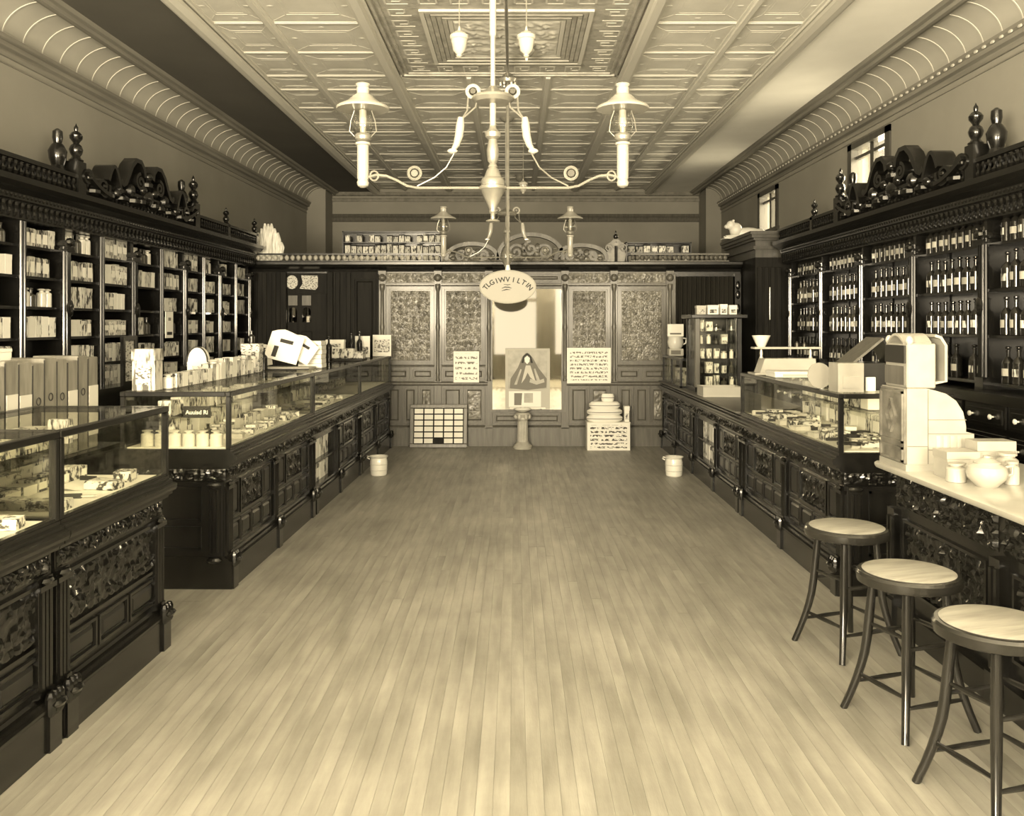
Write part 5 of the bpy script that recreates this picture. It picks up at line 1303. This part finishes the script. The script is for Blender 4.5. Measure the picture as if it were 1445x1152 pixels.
poly('backdrop', [(0.06, 0.33), (0.94, 0.33), (0.94, 0.97), (0.06, 0.97)], 'pedestal', 0.0005)
poly('drapery', [(0.1, 0.34), (0.12, 0.5), (0.28, 0.68), (0.38, 0.86), (0.45, 0.92), (0.53, 0.92), (0.62, 0.84), (0.74, 0.68), (0.93, 0.5), (0.92, 0.35), (0.5, 0.31)], 'mid_ink', 0.001)
poly('sleeve', [(0.36, 0.42), (0.46, 0.72), (0.56, 0.72), (0.68, 0.45), (0.56, 0.52), (0.5, 0.6), (0.44, 0.5)], 'paper_grey', 0.0015)
poly('fold', [(0.2, 0.4), (0.34, 0.66), (0.37, 0.65), (0.26, 0.4)], 'pedestal', 0.0015)
poly('fold', [(0.72, 0.42), (0.64, 0.66), (0.67, 0.67), (0.8, 0.43)], 'pedestal', 0.0015)
poly('arm', [(0.56, 0.5), (0.72, 0.46), (0.86, 0.5), (0.88, 0.44), (0.7, 0.4), (0.54, 0.44)], 'paper_grey', 0.0016)
poly('hood', [(0.36, 0.76), (0.4, 0.87), (0.49, 0.93), (0.58, 0.87), (0.62, 0.76), (0.57, 0.76), (0.55, 0.86), (0.49, 0.89), (0.43, 0.86), (0.41, 0.76)], 'ink', 0.0015)
poly('face', [(0.44, 0.78), (0.43, 0.84), (0.49, 0.88), (0.55, 0.84), (0.54, 0.78), (0.49, 0.74)], 'paper', 0.0018)
poly('lower_sheet', [(0.08, 0.03), (0.8, 0.03), (0.8, 0.29), (0.08, 0.29)], 'paper', 0.0008)
poly('lower_picture', [(0.2, 0.06), (0.36, 0.06), (0.38, 0.26), (0.2, 0.26)], 'mid_ink', 0.0012)
poly('lower_picture', [(0.42, 0.1), (0.62, 0.1), (0.62, 0.26), (0.42, 0.26)], 'pedestal', 0.0012)
poly('lower_border', [(0.1, 0.0), (0.9, 0.0), (0.9, 0.02), (0.1, 0.02)], 'paper', 0.001)
MB().tube([(-w*0.3, 0.0, 0.0), (-w*0.3, 0.005, -(P(713, 577, 11.52)[2]-0.477)+0.001)], 0.006, 6).build('support', 'oak', t)
MB().tube([(w*0.3, 0.0, 0.0), (w*0.3, 0.005, -(P(713, 577, 11.52)[2]-0.477)+0.001)], 0.006, 6).build('support', 'oak', t)
# enamel pails on the floor
def make_pail():
    t = thing('enamel_pail', 'x', 'pail')
    MB().lathe([(0.075, 0), (0.085, 0.01), (0.09, 0.08), (0.092, 0.15), (0.085, 0.175), (0.083, 0.185), (0.1, 0.2), (0.102, 0.205), (0.092, 0.203), (0.075, 0.185), (0.07, 0.03), (0.01, 0.02)], n=28).build('bowl', 'porcelain', t)
    for z in (0.06, 0.12): MB().tube([(0.0925*math.cos(a*PI/10), 0.0925*math.sin(a*PI/10), z) for a in range(20)], 0.003, 5, True).build('hoop', 'paper_grey', t)
    MB().tube([(-0.092, 0, 0.195), (-0.118, 0, 0.20), (-0.122, 0, 0.185), (-0.095, 0, 0.17)], 0.006, 6).build('handle', 'porcelain', t)
    return t
pail = Proto(make_pail)
pail.put((-1.44, 9.35, 0), 'white enamel spittoon pail on the floor beside the left counter', 'pail', 'enamel pails', scale=(1, 1, 1.0))
pail.put((1.667, 9.3, 0), 'white enamel spittoon pail on the floor beside the right counter', 'pail', 'enamel pails')

# ================================================================== CHANDELIERS
def make_chandelier():
    t = thing('oil_lamp_chandelier', 'x', 'chandelier')
    # local origin at the ceiling fixing; z goes down; arm level at z=-1.66
    za = -1.66
    MB().lathe([(0.015, -0.78), (0.02, -0.77), (0.02, -0.02)], n=12).build('rod', 'lamp_white', t)
    MB().lathe([(0.02, -0.06), (0.07, -0.03), (0.09, 0.0)], n=16).build('ceiling_rose', 'brass', t)
    MB().lathe([(0.03, -1.17), (0.105, -1.165), (0.125, -1.145), (0.12, -1.13), (0.07, -1.105), (0.04, -1.09), (0.02, -1.07)], n=24).build('smoke_dish', 'brass', t)
    MB().lathe([(0.017, -1.40), (0.019, -1.17)], n=12).build('sleeve', 'lamp_white', t)
    MB().lathe([(0.014, -1.07), (0.014, -0.77)], n=10).build('stem', 'lamp_white', t)
    MB().lathe([(0.022, -1.55), (0.03, -1.54), (0.02, -1.52), (0.032, -1.50), (0.036, -1.44), (0.028, -1.40), (0.025, -1.38), (0.044, -1.365), (0.047, -1.34), (0.025, -1.32), (0.02, -1.30)], n=16).build('turned_stem', 'brass', t)
    MB().lathe([(0.042, -1.855), (0.04, -1.85), (0.012, -1.84), (0.014, -1.81), (0.022, -1.80), (0.02, -1.785), (0.05, -1.72), (0.07, -1.675), (0.08, -1.668), (0.08, -1.652), (0.068, -1.646), (0.07, -1.62), (0.062, -1.605), (0.052, -1.60), (0.035, -1.555), (0.022, -1.54)], n=24).build('body', 'brass', t)
    for s in (-1, 1):
        # arm, rings and lamp
        ax = [(s*0.06, 0, za), (s*0.44, 0, za), (s*0.5, 0, za+0.012), (s*0.56, 0, za+0.045), (s*0.62, 0, za+0.07), (s*0.68, 0, za+0.075), (s*0.73, 0, za+0.062), (s*0.75, 0, za+0.06)]
        MB().tube(ax, 0.008, 8).build('arm', 'brass', t)
        MB().tube([(s*0.455+0.036*math.cos(a*PI/8), 0, za+0.085+0.036*math.sin(a*PI/8)) for a in range(16)], 0.009, 6, True).build('ring', 'brass', t)
        MB().lathe([(0.02, -0.006), (0.026, 0), (0.02, 0.006)], n=12, fn=lambda x, y, z: (s*0.455+x, z, za+0.085+y)).build('ring_boss', 'dark_metal', t)
        MB().tube([(s*0.69+0.024*math.cos(a*PI/6), 0, za+0.07+0.028*math.sin(a*PI/6)) for a in range(12)], 0.006, 6, True).build('ring', 'brass', t)
        lx = s*0.755
        MB().lathe([(0.012, -0.0), (0.03, 0.01), (0.036, 0.03), (0.03, 0.045), (0.034, 0.055), (0.034, 0.245), (0.044, 0.25), (0.044, 0.262), (0.02, 0.27)], c=(lx, 0, za), n=18).build('lamp_font', 'lamp_white', t)
        MB().lathe([(0.025, 0.265), (0.045, 0.28), (0.05, 0.30), (0.04, 0.315), (0.02, 0.32)], c=(lx, 0, za), n=14).build('burner', 'brass', t)
        MB().lathe([(0.035, 0.30), (0.055, 0.34), (0.06, 0.37), (0.05, 0.41), (0.045, 0.45), (0.045, 0.49)], c=(lx, 0, za), n=18).build('glass_chimney', 'lamp_glass', t)
        MB().lathe([(0.012, 0.30), (0.018, 0.33), (0.022, 0.40), (0.022, 0.45), (0.01, 0.46)], c=(lx, 0, za), n=12).build('mantle', 'lamp_white', t)
        for q in (-1, 1): MB().tube([(lx+q*0.04, 0, za+0.29), (lx+q*0.078, 0, za+0.33), (lx+q*0.07, 0, za+0.39), (lx+q*0.05, 0, za+0.45)], 0.003, 5).build('shade_wire', 'brass', t)
        MB().lathe([(0.15, 0.455), (0.155, 0.465), (0.145, 0.475), (0.10, 0.495), (0.06, 0.53), (0.04, 0.545), (0.035, 0.54), (0.055, 0.52), (0.09, 0.485), (0.12, 0.462)], c=(lx, 0, za), n=32).build('shade', 'lamp_white', t)
        MB().lathe([(0.036, 0.54), (0.038, 0.58), (0.034, 0.585), (0.044, 0.60), (0.04, 0.605), (0.02, 0.6)], c=(lx, 0, za), n=14).build('shade_cap', 'lamp_white', t)
        # pulley, link, curved counter hook, chain back to the arm, counterweight
        px = s*0.115
        MB().tube([(px+0.035*math.cos(a*PI/8), 0, za+0.56+0.035*math.sin(a*PI/8)) for a in range(16)], 0.011, 6, True).build('pulley', 'lamp_white', t)
        MB().lathe([(0.016, -0.014), (0.02, 0), (0.016, 0.014)], n=10, fn=lambda x, y, z: (px+x, z, za+0.56+y)).build('pulley_boss', 'dark_metal', t)
        MB().tube([(px+s*0.028, 0, za+0.53), (px+s*0.034, 0, za+0.45), (s*0.18, 0, za+0.40)], 0.005, 5).build('link', 'brass', t)
        MB().tube([(px-s*0.025, 0, za+0.53), (px-s*0.015, 0, za+0.47), (s*0.18, 0, za+0.40)], 0.005, 5).build('link', 'brass', t)
        hk = [(s*0.186, 0, za+0.41), (s*0.19, 0, za+0.36), (s*0.197, 0, za+0.30), (s*0.212, 0, za+0.25), (s*0.235, 0, za+0.215)]
        MB().tube(hk, [0.018, 0.026, 0.025, 0.02, 0.012], 10).build('counter_hook', 'lamp_white', t)
        MB().ell((s*0.235, 0, za+0.215), 0.03, 0.02, 0.016, 8, 5).build('hook_end', 'nickel', t)
        MB().tube([(s*0.225, 0, za+0.2), (s*0.27, 0, za+0.12), (s*0.34, 0, za+0.06), (s*0.44, 0, za+0.01)], 0.0045, 5).build('stay', 'brass', t)
        wx = s*0.195
        MB().tube([(wx, 0, -0.0), (wx, 0, -0.75)], 0.003, 5).build('cord', 'brass', t)
        MB().lathe([(0.004, -0.905), (0.018, -0.895), (0.014, -0.885), (0.035, -0.865), (0.045, -0.82), (0.048, -0.80), (0.055, -0.795), (0.055, -0.775), (0.03, -0.755), (0.01, -0.745), (0.004, -0.72)], c=(wx, 0, 0), n=18).build('counterweight', 'lamp_white', t)
    return t
ch = Proto(make_chandelier)
ch.put((-0.13, 5.15, 4.05), 'large near chandelier with two white-shaded oil lamps on curled arms', 'chandelier', 'oil lamp chandeliers')
ch.put((-0.10, 10.55, 4.05), 'far chandelier with two white-shaded lamps before the partition', 'chandelier', 'oil lamp chandeliers')
# ---- oval sign hung on a pipe
t = thing('hanging_sign', 'white oval hanging sign with arched lettering below the pipe', 'sign', (-0.072, 8.6, 0))
MB().tube([(0, 0, 4.03), (0, 0, 3.5), (0, 0, 3.0), (0, 0, 2.13)], 0.016, 8).build('pipe', 'brass', t)
MB().tube([(0.012, -8.4, 3.975), (0.01, -4.0, 3.975), (0.0, 0.0, 3.975)], 0.014, 8).build('ceiling_pipe', 'brass', t)
MB().lathe([(0.05, 3.93), (0.085, 3.94), (0.095, 3.97), (0.06, 4.0), (0.03, 4.03)], n=16).build('pipe_bell', 'brass', t)
for k in range(6): MB().ell((0.07*math.cos(k*PI/3), 0.07*math.sin(k*PI/3), 3.93), 0.018, 0.018, 0.025, 6, 4).build('drop', 'brass', t)
MB().lathe([(0.016, 2.11), (0.028, 2.118), (0.022, 2.145), (0.017, 2.17)], n=10).build('collar', 'enamel', t)
A, B = 0.272, 0.158; cz_ = 1.958
el = lambda k, a, b_: (a*math.cos(2*PI*k/48), b_*math.sin(2*PI*k/48))
b_ = MB(); b_.ext([el(k, A, B) for k in range(48)], lambda u, v, w: (u, w, cz_+v), -0.02, 0.02); b_.build('board', 'sign_white', t)
b_ = MB(); b_.tube([(el(k, A-0.002, B-0.002)[0], -0.02, cz_+el(k, A, B)[1]) for k in range(48)], 0.006, 6, True); b_.build('rim', 'sign_white', t)
word = 'TLGIWVILTIN'
for i, chh in enumerate(word):
    a = math.radians(162-144*i/(len(word)-1)); rx, rz = A*0.76, B*0.62
    me = text_mesh(chh, 0.068, 'ink')
    ob('letter', me, t, (rx*math.cos(a), -0.0212, cz_-0.05+rz*math.sin(a)), (PI/2, (PI/2-a)*0.75, 0))
b_ = MB(); b_.band([(-0.045, -0.012), (-0.02, -0.002), (0.01, -0.004), (0.03, -0.012)], [0.003, 0.007, 0.007, 0.002], lambda u, v, w: (u*1.3, w, cz_+v*1.3), -0.022, -0.02); b_.band([(-0.045, -0.03), (-0.01, -0.02), (0.02, -0.022)], [0.003, 0.008, 0.002], lambda u, v, w: (u*1.3, w, cz_+v*1.3), -0.022, -0.02); b_.band([(-0.03, 0.018), (0.0, 0.014), (0.02, 0.018)], [0.003, 0.006, 0.003], lambda u, v, w: (u*1.3, w, cz_+v*1.3), -0.022, -0.02)
b_.build('mortar_emblem', 'ink', t)
for k, (x, y, z) in enumerate(((0.10, 7.75, 4.05), (0.075, 14.6, 4.05))):
    t = thing('ceiling_pendant', ['round ceiling boss in the centre panel of the ceiling', 'small round ceiling boss near the end wall'][k], 'ceiling boss', (x, y, z))
    MB().lathe([(0.01, -0.12), (0.05, -0.10), (0.075, -0.06), (0.06, -0.03), (0.08, -0.012), (0.085, 0)], n=18).build('boss', 'brass', t)
    MB().lathe([(0.004, -0.15), (0.012, -0.14), (0.014, -0.12), (0.006, -0.11)], n=10).build('tip', 'enamel', t)

# ================================================================== GOODS ON THE LEFT COUNTERS
ZT = 1.19
# row of tall file boxes on a low table behind the gap between the left showcases
t = thing('low_table', 'dark low table behind the left showcases carrying the tall file boxes', 'table', (0, 0, 0))
MB().box(-2.86, -2.46, 4.2, 5.55, 0.82, 0.86).build('top', 'wood', t, smooth=False)
for x in (-2.83, -2.53):
    for y in (4.24, 5.47): MB().box(x, x+0.05, y, y+0.05, 0, 0.82).build('leg', 'wood', t, smooth=False)
y = 4.24; k = 0
n_box = 9
for k in range(n_box):
    w = [0.13, 0.12, 0.13, 0.115, 0.13, 0.115, 0.12, 0.12, 0.13][k]
    b_ = thing('file_box', '%s tall grey file box from the left in the row at the left edge' % ORD[k], 'file box', (-2.52, y+w/2, 0.86), 0, 'tall file boxes')
    h = 0.53+0.012*((k*5) % 3)
    MB().box(-0.26, 0, -w/2+0.002, w/2-0.002, 0, h).build('body', 'file_box', b_, smooth=False, bevel=0.004)
    MB().box(-0.255, 0.003, -w/2+0.0035, -w/2+0.008, 0.01, h-0.01).build('edge_band', 'ink', b_, smooth=False)
    if k in (1, 2, 6, 8):
        MB().box(0.0, 0.005, -w/2+0.012, w/2-0.008, 0.08, h-0.17).build('label', 'sheet_spine', b_, smooth=False)
    else:
        MB().tube([(0.004, 0.02*math.cos(a*PI/6), h*0.62+0.02*math.sin(a*PI/6)) for a in range(12)], 0.003, 5, True).build('finger_ring', 'ink', b_)
    y += w
o = carton_at('carton', 'large plain white box on the row of file boxes at the left edge', 'box', -2.74, -2.56, 4.26, 4.5, 0.86+0.554, 0.06, lm='paper')
# white papers in the nearest showcase
Xn = SC['near'][1]
for k, (d, yy, w, l, h, a, lab) in enumerate(((0.25, 2.74, 0.28, 0.34, 0.035, 0.15, 'thick stack of white papers lying in the nearest left showcase'), (0.48, 2.3, 0.2, 0.28, 0.09, -0.15, 'bundle of white folded papers deeper in the nearest left showcase'), (0.21, 2.3, 0.22, 0.3, 0.05, 0.08, 'low stack of white papers at the left picture edge'))):
    t = thing('paper_stack', lab, 'papers', (Xn(d), yy, 0.8515), a); left(t)
    for i in range(4):
        ob('sheet', MB().box(-w/2, w/2, -l/2, l/2, 0, h/4-0.001).mesh('sheet', 'paper', smooth=False), t, (0.006*(i % 2), 0.008*((i*3) % 4), i*h/4), (0, 0, 0.05*i))
# tall packet and the row of packets along the rear of the first showcase top
carton_at('carton', 'tall narrow printed box at the near left corner of the long counter', 'box', -2.345, -2.205, 5.42, 5.54, ZT, 0.255, 'print_tall', lm='print_fine')
y = 5.6; k = 0
kinds = [3, 0, 3, 1, 3, 0, 1, 3, 0, 3, 3, 0, 1, 3, 0, 3, 0, 1, 3]
while y < 7.45 and k < 19:
    w = 0.075+0.03*((k*7) % 4)/3; h = 0.09 if y < 6.3 else 0.12+0.03*(k % 2)
    if kinds[k] == 3 and k % 3 == 0: p, cat, sc_ = vial, 'jar', (w*0.9, w*0.9, h)
    else: p, cat, sc_ = cartons[kinds[k]], 'carton', (0.08, w*0.95, h)
    p.put((-2.21, y+w/2, ZT), '%s %s from the left in the row on the long left counter top' % (ORD[k], cat), cat, 'row of packets on the left counter', scale=sc_); y += w+0.004; k += 1
t = thing('dome_box', 'white dome-topped display box behind the packet row on the left counter', 'box', (-2.33, 6.52, ZT))
dome = [(-0.07, 0), (0.07, 0), (0.075, 0.13)]+[(0.075*math.cos(a*PI/10), 0.13+0.11*math.sin(a*PI/10)) for a in range(1, 10)]+[(-0.075, 0.13)]
MB().ext(dome, lambda u, v, w: (u, w, v), -0.03, 0.03).build('body', 'paper', t, smooth=False)
MB().tube([(u*1.01, -0.031, v) for u, v in dome[2:]], 0.006, 5).build('edging', 'ink', t)
MB().box(-0.035, 0.03, -0.034, -0.03, 0.03, 0.10).build('label', 'print_fine', t, smooth=False)
carton_at('carton', 'square pale box raised beside the bottle on the left counter', 'box', -2.32, -2.17, 7.5, 7.62, ZT, 0.24, 'print_fine', lm='paper')
btl_p.put((-2.25, 7.56, ZT+0.24), 'small bottle standing on the square pale box, left counter', 'bottle', scale=(0.055, 0.055, 0.11))
# dark bottles and cards further back
for k, (x, yy, h) in enumerate(((-2.36, 7.3, 0.2), (-2.22, 8.9, 0.22), (-2.02, 9.6, 0.28), (-1.96, 10.6, 0.3), (-1.88, 10.7, 0.32))):
    z = ZT
    btl_d.put((x if x > -2.29 else -2.2, yy+(0.45 if k == 0 else 0), z), '%s dark bottle from the left standing on the left counter top' % ORD[k], 'bottle', 'dark bottles on the left counter', scale=(0.07, 0.07, h))
# flat tray with tilted magazines
t = thing('display_board', 'flat white board under the tilted printed cards on the left counter', 'board', (-2.08, 8.0, ZT))
MB().box(-0.28, 0.25, -0.14, 0.14, 0, 0.02).build('board', 'paper_grey', t, smooth=False, bevel=0.004); MB().box(-0.28, 0.25, -0.144, -0.14, 0.0, 0.012).build('edge', 'ink', t, smooth=False)
def tilted(name, label, x, y, z, w, h, lean, roll, m):
    t = thing(name, label, 'printed card', (x, y, z)); t.rotation_euler = (-lean, roll, 0)
    b_ = MB(); n = 10
    b_.ext([(-w/2, 0), (w/2, 0), (w/2, h*0.9), (w*0.3, h*0.95), (w*0.1, h), (-w*0.15, h*1.04), (-w*0.35, h*0.97), (-w/2, h*0.88)], lambda u, v, q: (u, q, v), -0.006, 0.006); b_.build('card', m, t, smooth=False)
    MB().box(-w*0.18, w*0.22, -0.008, -0.006, h*0.6, h*0.72).build('print', 'ink', t, smooth=False)
    MB().box(-w*0.3, -w*0.16, -0.008, -0.006, h*0.08, h*0.45).build('print_block', 'ink', t, smooth=False)
tilted('display_card', 'large tilted white display card with dark bars on the left counter', -2.12, 7.98, ZT+0.075, 0.30, 0.28, 0.3, 0.25, 'paper')
tilted('display_card', 'second tilted white display card leaning behind the first', -2.0, 8.06, ZT+0.09, 0.24, 0.22, 0.35, 0.55, 'paper')
tilted('display_card', 'narrow white card leaning at the left of the tilted cards', -2.25, 8.0, ZT+0.03, 0.12, 0.2, 0.25, -0.2, 'paper_grey')
t = thing('paper_stack', 'tall stack of white packages beside the tilted display cards', 'packages', (-1.9, 8.3, ZT))
for i in range(6): MB().box(-0.11+0.004*(i % 2), 0.11-0.003*(i % 3), -0.1, 0.1, i*0.042, i*0.042+0.04).build('package', 'paper', t, smooth=False, bevel=0.003)
t = thing('paper_tray', 'long dark-edged tray heaped with white parcels on the left counter', 'tray', (-1.93, 9.95, ZT))
MB().box(-0.26, 0.24, -0.16, 0.16, 0, 0.02).build('tray', 'ink', t, smooth=False)
prl = [(-0.19, 0.0, 0.125, 0.085), (-0.06, 0.0, 0.125, 0.085), (0.07, 0.0, 0.125, 0.085), (0.185, 0.0, 0.1, 0.06)]
for k, (x, yy, w, h) in enumerate(prl):
    packet.put((-1.93+x, 9.95+yy, ZT+0.02), '%s white parcel from the left in the long tray on the left counter' % ORD[k], 'parcel', 'parcels in the long tray', rot=(0, 0, 0), scale=(w, 0.22, h*1.3))
carton_at('carton', 'white box heaped on the parcels in the long tray', 'box', -2.12, -1.92, 9.92, 10.02, ZT+0.1305, 0.1, 'paper', lm='print_fine')
t, w, h = sheet_obj('picture_card', 'small framed picture standing at the far end of the left counter', 'picture', (526, 468, 552, 498), 'paper', 11.2)
MB().box(-w/2+0.02, w/2-0.02, -0.006, -0.004, 0.05, h-0.06).build('picture', 'print_fine', t, smooth=False); MB().box(-0.05, -0.02, -0.008, -0.006, 0.1, 0.14).build('seal', 'mid_ink', t, smooth=False)
MB().tube([(0, 0.005, h*0.7), (0, 0.09, 0.005)], 0.005, 5).build('easel', 'oak', t)
t.location.z = ZT
t, w, h = sheet_obj('picture_card', 'smaller printed card left of the framed picture on the left counter', 'picture', (501, 470, 522, 500), 'paper', 10.8)
MB().box(-w/2+0.02, w/2-0.02, -0.006, -0.004, 0.04, h*0.5).build('picture', 'print_fine_mid', t, smooth=False); t.location.z = ZT
MB().tube([(0, 0.005, h*0.7), (0, 0.08, 0.004)], 0.005, 5).build('easel', 'oak', t)
t = thing('calendar_card', 'white hanging card with dark print on the left wall case', 'card', (0, 0, 0))
t.location = (LX(-0.03), 8.72, 1.46); left(t)
MB().box(0, 0.006, -0.09, 0.09, 0, 0.26).build('card', 'paper', t, smooth=False); MB().box(0.006, 0.008, -0.06, 0.06, 0.03, 0.06).build('print', 'ink', t, smooth=False); MB().box(0.006, 0.008, -0.03, 0.03, 0.17, 0.2).build('print', 'mid_ink', t, smooth=False)
t = thing('easel_picture', 'dark carved picture frame leaning against the left wall case', 'picture', (LX(-0.13), 7.6, 1.075)); left(t)
b_ = MB(); b_.box(0, 0.03, -0.13, 0.13, 0, 0.035); b_.box(0, 0.03, -0.13, 0.13, 0.38, 0.42); b_.box(0, 0.03, -0.13, -0.095, 0.035, 0.38); b_.box(0, 0.03, 0.095, 0.13, 0.035, 0.38); b_.build('frame', 'carved', t)
MB().box(0.005, 0.012, -0.095, 0.095, 0.035, 0.38).build('picture', 'print_fine', t, smooth=False)

# ---- the left wall runs a little out of square: turn everything that stands along it about the far corner
ROT = Matrix.Translation((-3.4, 11.6, 0)) @ Matrix.Rotation(-0.017, 4, 'Z') @ Matrix.Translation((3.4, -11.6, 0))
bpy.context.view_layer.update()
for o in LEFT: o.matrix_world = ROT @ o.matrix_world
